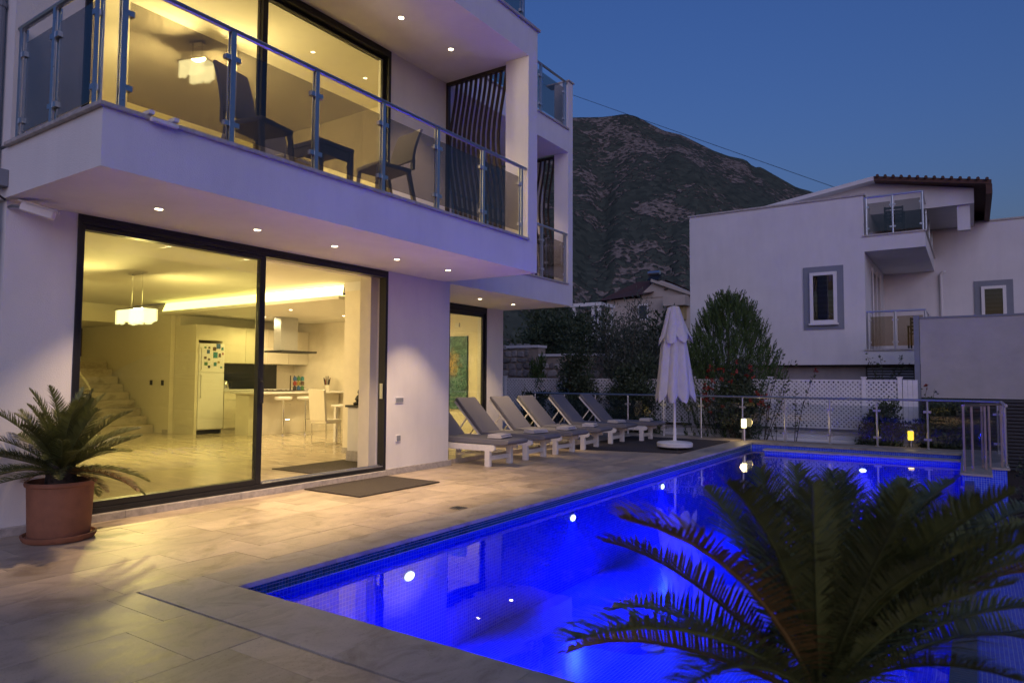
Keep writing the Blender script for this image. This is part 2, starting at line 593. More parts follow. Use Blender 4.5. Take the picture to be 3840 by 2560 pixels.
mo = bpy.data.objects.new('mountain', me)
COL.objects.link(mo)
tag(mo, kind='structure')

# --- terrace: mortar bed + single slabs
deck = MB().box(-10.5, -4.18, 2.41, 16.95, -1.6, -0.010).box(-10.5, -4.57, -1.5, 2.40, -1.6, -0.010).box(-4.569, 1.7, -1.5, 2.40, -1.6, -0.012).box(-4.179, -0.2, 15.90, 16.95, -1.6, -0.010).build('deck', m_mortar)
tag(deck, kind='structure')
slab_me = B(-0.5, 0.5, -0.5, 0.5, -0.5, 0.5).build('slab', m_trav).data
bpy.data.objects.remove(bpy.data.objects['slab'])


def slab(x0, x1, y0, y1, ztop, parent, name='paving_slab', th=0.05, me=slab_me, tilt=0.0):
    o = bpy.data.objects.new(name, me)
    COL.objects.link(o)
    o.parent = parent
    g = 0.0013
    o.location = ((x0 + x1) / 2, (y0 + y1) / 2, ztop - th / 2)
    o.scale = (x1 - x0 - 2 * g, y1 - y0 - 2 * g, th)
    if tilt:
        o.rotation_euler = (0, tilt, 0)
    return o


def pave(x0, x1, y0, y1, zf, row=0.405, ln=0.61, seed=1):
    rnd = random.Random(seed)
    x = x0
    while x < x1 - 0.02:
        xe = min(x1, x + row)
        if x1 - xe < 0.08:
            xe = x1
        y = y0 - rnd.random() * ln
        while y < y1 - 0.01:
            l = ln * rnd.choice((0.66, 1.0, 1.0, 1.0, 1.5))
            ya, yb = max(y, y0), min(y + l, y1)
            if y1 - yb < 0.06:
                yb = y1
            if yb - ya > 0.03:
                slab(x, xe, ya, yb, zf + rnd.uniform(-0.0012, 0.0012), deck)
            y = y + l if yb < y1 else y1
        x = xe


pave(-7.03, -4.56, -0.6, 16.9, 0.0, 0.4117, 0.64, 1)
pave(-8.95, -7.03, 8.80, 16.9, 0.0, 0.48, 0.80, 2)
for i in range(9):
    pave(-4.56 + .66 * i, -4.56 + .66 * (i + 1), 0.9, 2.416, -0.001, 0.66, 0.68, 30 + i)
slab(-10.4, -8.95, 13.2, 16.9, 0, deck)
pave(-10.4, -7.03, -0.6, 2.45, 0.0, 0.56, 0.80, 4)


# --- pool: coping, shell, water
pool = thing('swimming_pool', 'long swimming pool lit blue, edged with pale stone, beside the villa terrace', 'swimming pool', (-2.1, 9.4, -1.5))
cop_me = B(-0.5, 0.5, -0.5, 0.5, -0.5, 0.5).build('coping', m_cop).data
bpy.data.objects.remove(bpy.data.objects['coping'])


def coping(x0, x1, y0, y1, z=0.002):
    o = slab(x0, x1, y0, y1, z, pool, 'coping_stone', 0.034, cop_me)
    o.location = Vector(o.location) - Vector(ORG[pool])
    m = o.modifiers.new('bevel', 'BEVEL')
    m.width = 0.016
    m.segments = 3
    return o


y = 2.875
while y < 16.2:
    ye = min(16.3, y + 0.86)
    coping(-4.555, -4.13, y, ye)
    y = ye
x = -4.555
while x < 1.5:
    xe = min(1.6, x + 0.92)
    coping(x, xe, 2.43, 2.875)
    x = xe
x = -4.13
while x < -0.25:
    xe = min(-0.2, x + 0.98)
    coping(x, xe, 15.86, 16.30)
    x = xe
PX0, PX1, PY0, PY1, PZ = -4.16, -0.14, 2.85, 15.88, -1.15
MB().quad((PX0, PY0, PZ), (PX1, PY0, PZ), (PX1, PY1, PZ), (PX0, PY1, PZ)).build('pool_floor', m_mos_xy, pool)
MB().quad((PX0, PY0, PZ), (PX0, PY1, PZ), (PX0, PY1, -0.034), (PX0, PY0, -0.034)).build('pool_wall', m_mos_yz, pool)
MB().quad((PX0, PY1, PZ), (PX1, PY1, PZ), (PX1, PY1, -0.034), (PX0, PY1, -0.034)).build('pool_wall', m_mos_xz, pool)
MB().quad((PX0, PY0, PZ), (PX1, PY0, PZ), (PX1, PY0, -0.034), (PX0, PY0, -0.034)).build('pool_wall', m_mos_xz, pool)
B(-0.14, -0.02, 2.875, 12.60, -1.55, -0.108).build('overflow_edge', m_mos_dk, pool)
# waterline band: single tiles near the camera, the rest of the band as one mass
TS = 0.0262
tile_me = MB().box(0, 0.004, -TS * .43, TS * .43, -TS * .43, TS * .43).build('mosaic_tile', m_tile).data
bpy.data.objects.remove(bpy.data.objects['mosaic_tile'])
rest = MB()
n = 0
for j in range(int(12.9 / TS)):
    yy = 2.885 + (j + 0.5) * TS
    for r in range(3):
        zz = -0.045 - r * TS
        if n < 297:
            o = bpy.data.objects.new('mosaic_tile', tile_me)
            COL.objects.link(o)
            o.parent = pool
            o.location = Vector((PX0, yy, zz)) - Vector(ORG[pool])
            n += 1
        else:
            rest.box(PX0, PX0 + 0.004, yy - TS * .43, yy + TS * .43, zz - TS * .43, zz + TS * .43)
MB().quad((PX0 + .0008, PY0, -.034), (PX0 + .0008, PY1, -.034), (PX0 + .0008, PY1, -.118), (PX0 + .0008, PY0, -.118)).build('grout_bed', m_grout, pool)
rest.build('waterline_tiles', m_tile, pool, kind='stuff')
# inner ledge near the far end
led = MB().box(-3.62, -0.20, 14.80, 14.98, PZ, -0.055)
led.build('ledge_wall', m_mos_xz, pool)
for xa, xb in ((-3.65, -2.80), (-2.80, -1.95), (-1.95, -1.10), (-1.10, -0.20)):
    coping(xa, xb, 14.76, 15.02, -0.022)
MB().quad((-4.15, 2.86, -0.112), (-0.145, 2.86, -0.112), (-0.145, 15.87, -0.112), (-4.15, 15.87, -0.112)).build('water', m_water)
tag(bpy.data.objects['water'], kind='structure')
# catch basin beyond the overflow edge and the tiled corner platform
bas = thing('overflow_basin', 'blue mosaic overflow basin beside the right edge of the pool', 'basin', (0.6, 7.5, -1.0))
MB().quad((-0.02, 2.43, -0.95), (1.45, 2.43, -0.95), (1.45, 13.7, -0.95), (-0.02, 13.7, -0.95)).build('basin_floor', m_mos_xy, bas)
B(1.45, 1.60, 2.43, 13.7, -1.6, -0.60).build('basin_wall', m_mos_yz, bas)
plat = thing('corner_platform', 'stone topped blue mosaic platform at the far right pool corner', 'platform', (0.1, 14.5, -1.6))
MB().prism([(-0.17, 12.62), (0.19, 12.62), (0.19, 13.72), (0.42, 13.72), (0.42, 16.95), (-0.22, 16.95)], 'z', -1.6, -0.03).build('platform_body', m_mos_xz, plat)
MB().prism([(-0.20, 12.58), (0.21, 12.58), (0.21, 13.68), (0.46, 13.68), (0.46, 16.95), (-0.22, 16.95)], 'z', -0.03, 0.004).build('platform_top', m_cop, plat)
# pool lamps
m_pl = glow('pool_lamp_lens', (0.45, 0.62, 1.0), 9.0)


def pool_lamp(loc, direction, label, power=118, spread=145):
    t = thing('pool_lamp', label, 'pool lamp', loc, 0, 'underwater lamps')
    d = Vector(direction)
    ring, lens = MB(), MB()
    sd = Vector((0, 0, 1)).cross(d).normalized()
    u = d.cross(sd)
    for mbx, ra, dp in ((ring, 0.072, 0.010), (lens, 0.056, 0.018)):
        vs = []
        for q in (0.001, dp):
            for k in range(24):
                a = 2 * math.pi * k / 24
                vs.append(Vector(loc) + d * q + (sd * math.cos(a) + u * 0.62 * math.sin(a)) * ra)
        mbx.add(vs, [tuple(range(24)), tuple(range(24, 48))] + [(k, (k + 1) % 24, 24 + (k + 1) % 24, 24 + k) for k in range(24)])
    ring.build('lamp_ring', m_whitepl, t)
    lens.build('lamp_lens', m_pl, t)
    l = bpy.data.lights.new('pool_lamp_light', 'AREA')
    l.shape = 'DISK'
    l.size = 0.17
    l.energy = power * LS
    l.color = BLUE
    l.spread = rad(spread)
    lo = bpy.data.objects.new('pool_lamp_light', l)
    COL.objects.link(lo)
    lo.parent = t
    lo.location = d * 0.03
    lo.rotation_euler = (d + Vector((0, 0, -0.6))).to_track_quat('-Z', 'Y').to_euler()
    return t


pool_lamp((PX0 + .004, 4.585, -0.33), (1, 0, 0), 'round underwater lamp nearest the camera in the pool wall')
pool_lamp((PX0 + .004, 7.55, -0.31), (1, 0, 0), 'second underwater lamp along the terrace side of the pool')
pool_lamp((PX0 + .004, 10.50, -0.30), (1, 0, 0), 'farthest underwater lamp along the terrace side of the pool')
pool_lamp((-1.80, 14.796, -0.32), (0, -1, 0), 'underwater lamp in the ledge at the far end of the pool', 80)
bd = thing('pool_drain', 'small round drain cover in the pool floor', 'drain', (-2.6, 6.3, -1.15))
MB().lathe((-2.6, 6.3, -1.149), [(0.11, 0), (0.11, 0.012), (0.09, 0.016), (0.0, 0.016)], 20).build('drain_cover', m_whitepl, bd)

# ================================================================ VILLA
WX, UX = -7.10, -6.97        # ground-floor wall, upper wall
FX = -5.335                  # balcony front
SO, SL = 2.962, 3.445        # lower soffit, slab top
US, UT = 6.17, 6.66          # upper soffit, parapet top
villa = thing('villa', 'white rendered two block villa with wide balconies and lit glass rooms', 'house', (-10, 8, 0))


def vb(name, m, *a, **k):
    return B(*a).build(name, m, villa, **k)


# ground-floor walls
vb('wall', m_white, WX - .30, WX, 2.50, 3.09, -0.05, SO)
vb('wall', m_white, WX - .30, WX, 7.30, 8.74, -0.05, SO)
vb('wall', m_white, -7.90, WX - .30, 2.50, 2.75, -0.05, SO)
vb('wall', m_white, -20.3, -7.901, 2.50, 2.75, -0.05, SL)
vb('wall', m_inwall, -9.42, WX - .30, 8.60, 8.74, -0.05, SO)           # end wall of the living room
# sill and skirting
for ya, yb in ((2.46, 3.6), (3.6, 4.9), (4.9, 6.1), (6.1, 7.30)):
    B(-7.16, -7.035, ya + .001, yb - .001, -0.01, 0.072).build('sill_stone', m_sill, villa, bevel=.006)
for ya, yb in ((7.30, 8.05), (8.05, 8.785)):
    B(-7.10, -7.07, ya + .001, yb - .001, -0.01, 0.085).build('skirting_stone', m_sill, villa, bevel=.004)
# balcony 1 body (slab + fascia), fin wall, upper soffit, parapet
vb('balcony_slab', m_white, -7.9, FX, 2.46, 8.60, SO, SL - 0.035)
vb('fin_wall', m_white, -5.74, FX, 8.352, 8.60, SL - 0.034, UT - 0.03)
vb('roof_slab', m_white, -20.2, FX, 2.46, 8.350, US, UT - 0.03)
vb('roof_slab', m_white, -20.2, -5.74, 8.351, 8.60, US, UT - 0.03)
vb('coping_strip', m_sill, -6.2, FX + .035, 2.42, 8.64, UT - 0.03, UT + 0.005)
# stone nosing of the balcony floor
for i in range(7):
    ya, yb = 2.42 + i * 0.85, 2.42 + (i + 1) * 0.85
    B(-5.60, FX + .035, ya + .001, min(yb, 8.35) - .001, SL - .035, SL).build('nosing_stone', m_sill, villa, bevel=.006)
B(-7.0, -5.601, 2.42, 2.70, SL - .035, SL).build('nosing_stone', m_sill, villa, bevel=.006)
vb('balcony_floor', m_trav, -7.0, -5.601, 2.701, 8.35, SL - .035, SL - .006)
# upper wall
vb('wall', m_white, UX - .25, UX, 2.46, 3.02, SL, US)
vb('wall', m_white, UX - .25, UX, 7.16, 8.60, SL, US)
vb('wall', m_white, -20.2, UX - .25, 2.46, 2.72, SL, US)
# block 2
BX, WX2, UX2 = -7.15, -8.93, -8.80
vb('balcony_slab', m_white, -9.6, BX, 8.745, 13.0, SO, SL - .035)
B(-7.5, BX + .035, 8.745, 12.79, SL - .035, SL).build('nosing_stone', m_sill, villa, bevel=.006)
vb('fin_wall', m_white, -7.50, BX, 12.80, 13.0, SL - .034, 7.86)
vb('roof_slab', m_white, -13, BX, 8.61, 12.798, 6.30, 6.78)
B(-7.5, BX + .035, 8.62, 12.798, 6.78, 6.815).build('nosing_stone', m_sill, villa, bevel=.006)
B(-7.7, BX + .03, 12.78, 13.03, 7.86, 7.895).build('nosing_stone', m_sill, villa, bevel=.006)
vb('wall', m_white, WX2 - .25, WX2, 12.30, 12.94, -0.05, SO)
vb('wall', m_white, WX2 - .25, WX2, 8.99, 9.9, -0.05, SO)
vb('wall', m_white, -13.5, WX2 - .25, 12.70, 12.94, -0.05, SO)
vb('wall', m_white, UX2 - .25, UX2, 8.62, 12.0, SL, 6.30)
vb('wall', m_white, -13.0, -7.9, 12.94, 13.0, SL - .03, 6.30)
vb('wall', m_white, -13.0, -9.05, 12.0, 12.06, SL, 6.30)
vb('roof_wall', m_white, -11.5, -9.2, 8.62, 12.7, 6.78, 8.6)

# rooms
rooms = thing('living_room', 'warm lit open plan room behind the ground floor sliding door', 'room', (-13, 6, 0))
ZF, ZC = 0.072, 3.15


def rb(name, m, *a, **k):
    return B(*a).build(name, m, rooms, **k)


rb('floor', m_infloor, -20.2, -7.161, 2.75, 13.4, -0.05, ZF)
rb('ceiling', m_inceil, -20.2, -7.40, 2.75, 8.9, ZC, ZC + .06)
rb('wall', m_inwall, -20.2, -17.4, 2.75, 8.99, 2.72, ZC)               # bulkhead over the stairs
rb('wall', m_inwall, -20.3, -20.2, 2.75, 13.4, 0, 5.8)
rb('wall', m_inwall, -20.2, -15.78, 8.99, 9.10, ZF, ZC)
rb('wall', m_inwall, -7.40, -7.16, 2.75, 2.95, ZF, ZC)
rb('skirting', m_sill, -16.0, -15.78, 8.965, 8.989, ZF, ZF + .09)
rb('skirting', m_sill, -9.42, -7.41, 8.575, 8.599, ZF, ZF + .09)
rb('kitchen_ceiling', m_inceil, -15.9, -9.05, 8.90, 12.6, 2.86, 2.95)
rb('wall', m_inwall, -15.9, -9.185, 12.45, 12.6, ZF, 2.86)
rb('wall', m_inwall, -15.9, -15.6, 9.11, 12.45, ZF, 2.86)
rb('wall', m_inwall, -9.18, -9.10, 8.741, 9.9, ZF, 2.86)
rb('wall', m_inwall, -9.18, -9.045, 9.9, 12.449, 2.83, 2.859)
# light cove: lip, back and the glowing strip
rb('cove_lip', m_inceil, -15.9, -9.72, 8.72, 8.90, 2.86, 2.925)
cv = thing('cove_light', 'long glowing cove strip along the kitchen ceiling edge', 'cove light', (-12.8, 8.85, 2.93))
MB().prism([(8.80, 2.935), (8.86, 2.935), (8.895, 3.13), (8.885, 3.14)], 'x', -15.85, -9.78).build('glowing_strip', glow('cove_glow', (1.0, 0.80, 0.26), 7.0), cv)
rb('door_reveal', m_lacq, -7.52, -7.30, 7.16, 7.30, ZF, SO)


def ceiling_spot(loc, label, group, power=11, col=WARM, size=80, r=0.033, soft=0.02):
    t = thing('downlight', label, 'downlight', loc, 0, group)
    x, y, z = loc
    MB().lathe((x, y, z - 0.006), [(r * 1.0, 0.004), (r * 1.35, 0.0), (r * 1.35, 0.0055), (r, 0.0055)], 20, cap=False).build('trim_ring', m_steel, t)
    MB().lathe((x, y, z - 0.004), [(r, 0.0), (r, 0.0035)], 20).build('bulb', m_bulb, t)
    if power:
        l = bpy.data.lights.new('downlight_light', 'SPOT')
        l.energy = power * LS
        l.color = col
        l.spot_size = rad(size)
        l.spot_blend = 0.6
        l.shadow_soft_size = soft
        lo = bpy.data.objects.new('downlight_light', l)
        COL.objects.link(lo)
        lo.parent = t
        lo.location = (0, 0, -0.02)
    return t


m_bulb = glow('downlight_bulb', (1.0, 0.80, 0.50), 26.0)
ORD = ['leftmost', 'second from left', 'middle', 'fourth from left', 'rightmost']
for i in range(5):
    ceiling_spot((-6.27, 3.417 + 1.064 * i, SO), ORD[i] + ' of five downlights in the soffit over the sliding door', 'lower soffit downlights', 225)
ceiling_spot((-8.01, 10.80, SO), 'left downlight in the soffit above the loungers', 'lower soffit downlights', 170)
ceiling_spot((-8.01, 11.975, SO), 'right downlight in the soffit above the loungers', 'lower soffit downlights', 170)
ceiling_spot((-6.18, 7.574, US), 'downlight near the curved slat screen in the upper balcony soffit', 'upper soffit downlights', 100)
ceiling_spot((-6.18, 6.529, US), 'left of the two visible downlights in the upper balcony soffit', 'upper soffit downlights', 100)
ceiling_spot((-6.18, 4.40, US), 'downlight above the chair end of the upper balcony', 'upper soffit downlights', 60)
ceiling_spot((-7.95, 12.0, 6.30), 'downlight in the far block upper soffit', 'upper soffit downlights', 80)
for i, (x, y) in enumerate(((-12.2, 9.6), (-12.3, 11.2), (-10.2, 11.0), (-14.2, 10.4))):
    ceiling_spot((x, y, 2.86), ['kitchen ceiling downlight left of the hood', 'kitchen ceiling downlight right of the hood', 'kitchen ceiling downlight near the dining chair', 'kitchen ceiling downlight by the refrigerator'][i], 'kitchen downlights', 200, GOLD, 172, 0.035, 0.15)


# ---------------------------------------------------------------- glazed doors
def pane_frame(mb, x0, x1, y0, y1, z0, z1, w, wl=None, wr=None, wt=None):
    wl, wr, wt = wl or w, wr or w, wt or w
    mb.box(x0, x1, y0, y0 + wl, z0, z1).box(x0, x1, y1 - wr, y1, z0, z1).box(x0, x1, y0 + wl, y1 - wr, z0, z0 + w).box(x0, x1, y0 + wl, y1 - wr, z1 - wt, z1)
    return mb


def pull(x, y, z, parent, s=0.34):
    mb = MB().box(x, x + .012, y - .018, y + .018, z - s / 2, z + s / 2)
    mb.tube([(x + .01, y, z - s * .38), (x + .05, y, z - s * .36), (x + .055, y, z), (x + .05, y, z + s * .36), (x + .01, y, z + s * .38)], 0.011, 8)
    return mb.build('handle', m_black, parent, bevel=.003)


d1 = thing('sliding_door', 'anthracite framed sliding door of the ground floor, its right half open', 'door', (WX, 5.2, 0.07))
pane_frame(MB(), -7.22, -7.085, 3.09, 7.30, 0.073, SO - .001, 0.055, .032, .045).box(-7.22, -7.085, 3.1221, 7.2549, 2.865, SO - .0561).build('outer_frame', m_frame, d1, bevel=.004)
l1 = pane_frame(MB(), -7.145, -7.10, 3.125, 5.21, 0.13, 2.864, 0.060, .034, .075, .045).build('fixed_leaf', m_frame, d1, bevel=.004)
B(-7.128, -7.122, 3.158, 5.136, 0.189, 2.820).build('pane', m_dglass, l1)
l2 = pane_frame(MB(), -7.205, -7.160, 3.125, 5.23, 0.13, 2.864, 0.060, .034, .075, .045).build('sliding_leaf', m_frame, d1, bevel=.004)
B(-7.188, -7.182, 3.158, 5.156, 0.189, 2.820).build('pane', m_dglass, l2)
pull(-7.10, 5.17, 1.22, l1)
MB().box(-7.20, -7.09, 5.22, 7.245, 0.128, 0.140).box(-7.16, -7.15, 5.22, 7.245, 0.14, 0.155).build('track', m_steel, d1)
B(-7.17, -7.11, 7.235, 7.2449, 1.10, 1.32).build('strike_plate', m_steel, d1)
# rolled blind under the head
MB().box(-7.38, -7.26, 3.15, 7.20, 2.87, 2.955).build('blind_box', m_lacq, d1)

d2 = thing('sliding_door', 'black framed glass door behind the loungers', 'door', (WX2, 11.2, 0.07))
pane_frame(MB(), -9.04, -8.92, 9.9, 12.30, 0.0, SO - .001, 0.06).box(-9.04, -8.92, 9.96, 12.24, 2.82, SO - .061).build('outer_frame', m_frame, d2, bevel=.004)
l1 = pane_frame(MB(), -8.99, -8.945, 10.9, 12.24, 0.06, 2.82, 0.075).build('door_leaf', m_frame, d2, bevel=.004)
B(-8.97, -8.965, 10.97, 12.17, 0.13, 2.75).build('pane', m_dglass, l1)
pull(-8.945, 12.19, 1.15, l1, 0.5)
l2 = pane_frame(MB(), -9.035, -8.995, 9.96, 11.1, 0.06, 2.82, 0.07).build('door_leaf', m_frame, d2, bevel=.004)
B(-9.02, -9.015, 10.03, 11.03, 0.13, 2.75).build('pane', m_dglass, l2)

d3 = thing('sliding_window', 'tall anthracite framed glazing behind the upper balcony', 'window', (UX, 5.1, SL))
pane_frame(MB(), -7.09, -6.955, 3.02, 7.16, SL, US - .001, 0.055, .035, .05).box(-7.09, -6.955, 3.0551, 7.1099, 6.075, US - .0561).build('outer_frame', m_frame, d3, bevel=.004)
l1 = pane_frame(MB(), -7.015, -6.97, 3.056, 5.06, SL + .055, 6.074, 0.06, .035, .07, .045).build('window_leaf', m_frame, d3, bevel=.004)
B(-6.998, -6.992, 3.09, 4.991, SL + .114, 6.03).build('pane', m_dglass, l1)
l2 = pane_frame(MB(), -7.075, -7.03, 4.98, 7.109, SL + .055, 6.074, 0.06, .07, .05, .045).build('window_leaf', m_frame, d3, bevel=.004)
B(-7.058, -7.052, 5.049, 7.06, SL + .114, 6.03).build('pane', m_dglass, l2)

# upper room
ur = thing('upper_room', 'warm lit bedroom level room behind the upper balcony glazing', 'room', (-9.5, 5.4, SL))
for nm, m, a in (('floor', m_infloor, (-12.5, -7.09, 2.72, 8.40, SL - .1, SL + .01)), ('ceiling', m_inceil, (-12.5, -7.22, 2.72, 8.40, 6.10, 6.165)),
                 ('wall', m_inwall, (-12.6, -12.5, 2.72, 8.4, SL, 6.16)), ('wall', m_inwall, (-12.5, -7.22, 8.40, 8.55, SL, 6.16)), ('wall', m_inwall, (-12.5, -7.22, 2.721, 2.80, SL + .01, 6.10))):
    B(*a).build(nm, m, ur)

# ---------------------------------------------------------------- balustrades
clamp_src = MB().box(-.028, .028, -.024, .024, -.022, .022).build('clamp', m_steel, bevel=.004)
clamp_me = clamp_src.data
bpy.data.objects.remove(clamp_src)


def balustrade(name, label, cat, pts, z0, zr, glass_m, posts, group=None, gz=(0.10, 0.80), sq=0.045, two=False, nrm=(1, 0, 0), rail_r=0.026, gap=0.05):
    """pts: run of the handrail; posts: positions along the run (x, y); panels hang between neighbouring posts"""
    t = thing(name, label, cat, (posts[0][0], posts[0][1], z0), 0, group)
    MB().tube([(p[0], p[1], zr) for p in pts], rail_r, 10).build('handrail', m_steel, t, smooth='auto')
    nv = Vector(nrm)
    for i, p in enumerate(posts):
        P = Vector((p[0], p[1], 0))
        mb = MB()
        if two:
            al = Vector((nv.y, -nv.x, 0))
            for s_ in (-1, 1):
                c = P + nv * 0.020 * s_
                mb.beam((c.x, c.y, z0), (c.x, c.y, zr - 0.02), 0.045, 0.014, (nv.x, nv.y, 0))
        else:
            mb.tube([(P.x, P.y, z0), (P.x, P.y, zr - .02)], sq / 2, 10)
        mb.lathe((P.x, P.y, z0), [(0.045, 0), (0.045, 0.008), (0.02, 0.012)], 14)
        po = mb.build('post', m_steel, t)
        for cz in (z0 + gz[0] + .10, z0 + gz[1] - .10):
            for sg in (-1, 1):
                nb = i + sg
                if 0 <= nb < len(posts):
                    d = Vector((posts[nb][0] - p[0], posts[nb][1] - p[1], 0)).normalized()
                    c = bpy.data.objects.new('clamp', clamp_me)
                    COL.objects.link(c)
                    c.parent = po
                    c.location = Vector((P.x, P.y, cz)) + d * 0.045 - Vector(ORG[t])
                    c.rotation_euler = (0, 0, math.atan2(d.y, d.x))
    for i in range(len(posts) - 1):
        a, b_ = Vector((*posts[i], 0)), Vector((*posts[i + 1], 0))
        d = (b_ - a).normalized()
        a2, b2 = a + d * gap, b_ - d * gap
        MB().beam((a2.x, a2.y, z0 + (gz[0] + gz[1]) / 2), (b2.x, b2.y, z0 + (gz[0] + gz[1]) / 2), 0.008, gz[1] - gz[0]).build('glass_panel', glass_m, t)
    return t


bx = FX - 0.03
balustrade('glass_balustrade', 'smoked glass balustrade with steel posts along the front of the upper balcony', 'balustrade',
           [(bx, 2.47), (bx, 8.33)], SL, 4.462, m_bglass, [(bx, 2.60 + 0.933 * i) for i in range(7)], two=True, nrm=(1, 0, 0), gz=(0.07, 0.86))
balustrade('glass_balustrade', 'short glass balustrade on the left end of the upper balcony', 'balustrade',
           [(bx, 2.49), (-6.93, 2.49)], SL, 4.462, m_bglass, [(-5.50, 2.49), (-6.22, 2.49), (-6.86, 2.49)], two=True, nrm=(0, 1, 0), gz=(0.07, 0.86))
balustrade('glass_balustrade', 'glass balustrade of the far block balcony below the slat screen', 'balustrade',
           [(BX - .03, 8.8), (BX - .03, 12.79)], SL, 4.50, m_bglass, [(BX - .03, y) for y in (8.9, 9.85, 10.8, 11.75, 12.70)], two=True, gz=(0.07, 0.86))
balustrade('glass_balustrade', 'glass balustrade of the roof terrace on the far block', 'balustrade',
           [(BX - .03, 8.8), (BX - .03, 12.79)], 6.815, 7.83, m_bglass, [(BX - .03, y) for y in (8.9, 9.8, 10.75, 11.70, 12.68)], two=True, gz=(0.07, 0.86))
balustrade('glass_balustrade', 'glass balustrade of the roof terrace above the upper balcony, cut by the picture top', 'balustrade',
           [(FX - .08, 4.6), (FX - .08, 8.40)], UT + .005, 7.66, m_bglass, [(FX - .08, y) for y in (4.7, 5.6, 6.5, 7.4, 8.30)], two=True, gz=(0.07, 0.86))
balustrade('pool_railing', 'clear glass railing with round steel posts along the far end of the terrace', 'railing',
           [(-10.4, 16.62), (-0.25, 16.62), (0.44, 16.35), (0.44, 13.9)], 0, 1.0, m_rglass,
           [(-10.35, 16.62), (-9.4, 16.62), (-8.45, 16.62), (-7.5, 16.62), (-6.52, 16.62), (-5.56, 16.62), (-4.56, 16.62), (-3.60, 16.62), (-2.66, 16.62), (-1.73, 16.62), (-0.80, 16.62), (0.38, 16.35), (0.42, 15.0), (0.42, 13.95)],
           nrm=(0, 1, 0), sq=0.042, gz=(0.09, 0.86), rail_r=0.024)
m_bronze = mat('bronze_steel', (0.34, 0.29, 0.26), 0.35, metal=0.8, var=0.1)
gt = thing('pool_gate', 'pair of tall bronze framed glass panels on the corner platform', 'gate', (0.0, 13.2, 0))
for (xa, ya, xb, yb) in ((-0.14, 12.80, 0.14, 13.30), (0.10, 13.55, 0.36, 13.85)):
    a, b_ = Vector((xa, ya, 0)), Vector((xb, yb, 0))
    for p in (a, b_, a * .62 + b_ * .38):
        MB().box(p.x - .015, p.x + .015, p.y - .015, p.y + .015, 0.004, 1.01).build('gate_post', m_bronze, gt, bevel=.003)
    MB().beam((xa, ya, 1.02), (xb, yb, 1.02), 0.05, 0.03).build('gate_rail', m_bronze, gt)
    MB().beam((xa, ya, 0.5), (xb, yb, 0.5), 0.008, 0.84).build('gate_glass', m_rglass, gt)


# curved slat screens (blades bowed along their height)
def slat_screen(label, x0, x1, y, z0, z1, n):
    t = thing('slat_screen', label, 'screen', ((x0 + x1) / 2, y, z0), 0, 'curved slat screens')
    mb = MB().box(x0, x1, y - .03, y + .03, z1 - .05, z1).box(x0, x1, y - .03, y + .03, z0, z0 + .05)
    mb.box(x0, x0 + .045, y - .03, y + .03, z0 + .05, z1 - .05).box(x1 - .03, x1, y - .03, y + .03, z0 + .05, z1 - .05)
    mb.build('screen_frame', m_dark, t)
    for i in range(n):
        xc = x0 + .13 + (x1 - x0 - .26) * i / (n - 1)
        s_ = MB()
        K = 14
        pr = None
        for k in range(K + 1):
            q = k / K
            xx = xc + 0.075 * math.sin(q * math.pi * 2.2 + 0.6)
            zz = z0 + .05 + (z1 - z0 - .10) * q
            ring = [(xx - .021, y - .012, zz), (xx + .021, y - .012, zz), (xx + .021, y + .012, zz), (xx - .021, y + .012, zz)]
            if pr:
                s_.add(pr + ring, [(0, 1, 5, 4), (1, 2, 6, 5), (2, 3, 7, 6), (3, 0, 4, 7)])
            pr = ring
        s_.build('slat', m_dark, t, smooth=False)


slat_screen('tall dark curved slat screen at the right end of the upper balcony', -6.965, -5.745, 8.46, SL, US, 11)
slat_screen('dark curved slat screen on the far block balcony', -8.79, -7.505, 12.90, SL, 6.30, 10)


# ---------------------------------------------------------------- balcony furniture
def rattan_chair(loc, rz, label, h=1.03, grp='balcony chairs'):
    t = thing('balcony_chair', label, 'chair', loc, rz, grp)
    w, d = 0.46, 0.48
    MB().box(-d / 2, d / 2, -w / 2, w / 2, .40, .455).build('seat', m_rattan, t, local=True, bevel=.015)
    bk = MB()
    pr = None
    for k in range(9):
        q = k / 8
        z = .56 + (h - .56) * q
        x = -d / 2 - .02 - .13 * q ** 1.5
        ww = w / 2 * (1 - 0.04 * q)
        ring = [(x - .018, -ww, z), (x + .018, -ww, z), (x + .018, ww, z), (x - .018, ww, z)]
        if pr:
            bk.add(pr + ring, [(0, 1, 5, 4), (1, 2, 6, 5), (2, 3, 7, 6), (3, 0, 4, 7)])
        else:
            bk.add(ring, [(0, 1, 2, 3)])
        pr = ring
    bk.add(pr, [(3, 2, 1, 0)])
    bk.build('backrest', m_rattan, t, local=True)
    for s_ in (-1, 1):
        MB().beam((-d / 2 - .03, s_ * (w / 2 - .025), .455), (-d / 2 - .03, s_ * (w / 2 - .025), .60), .04, .04).build('back_post', m_rattan, t, local=True)
        MB().beam((d / 2 - .03, s_ * (w / 2 - .025), .40), (d / 2 + .01, s_ * (w / 2 - .01), 0), .045, .045).build('leg', m_rattan, t, local=True)
        MB().beam((-d / 2 + .03, s_ * (w / 2 - .025), .40), (-d / 2 - .06, s_ * (w / 2 - .01), 0), .045, .045).build('leg', m_rattan, t, local=True)
    return t


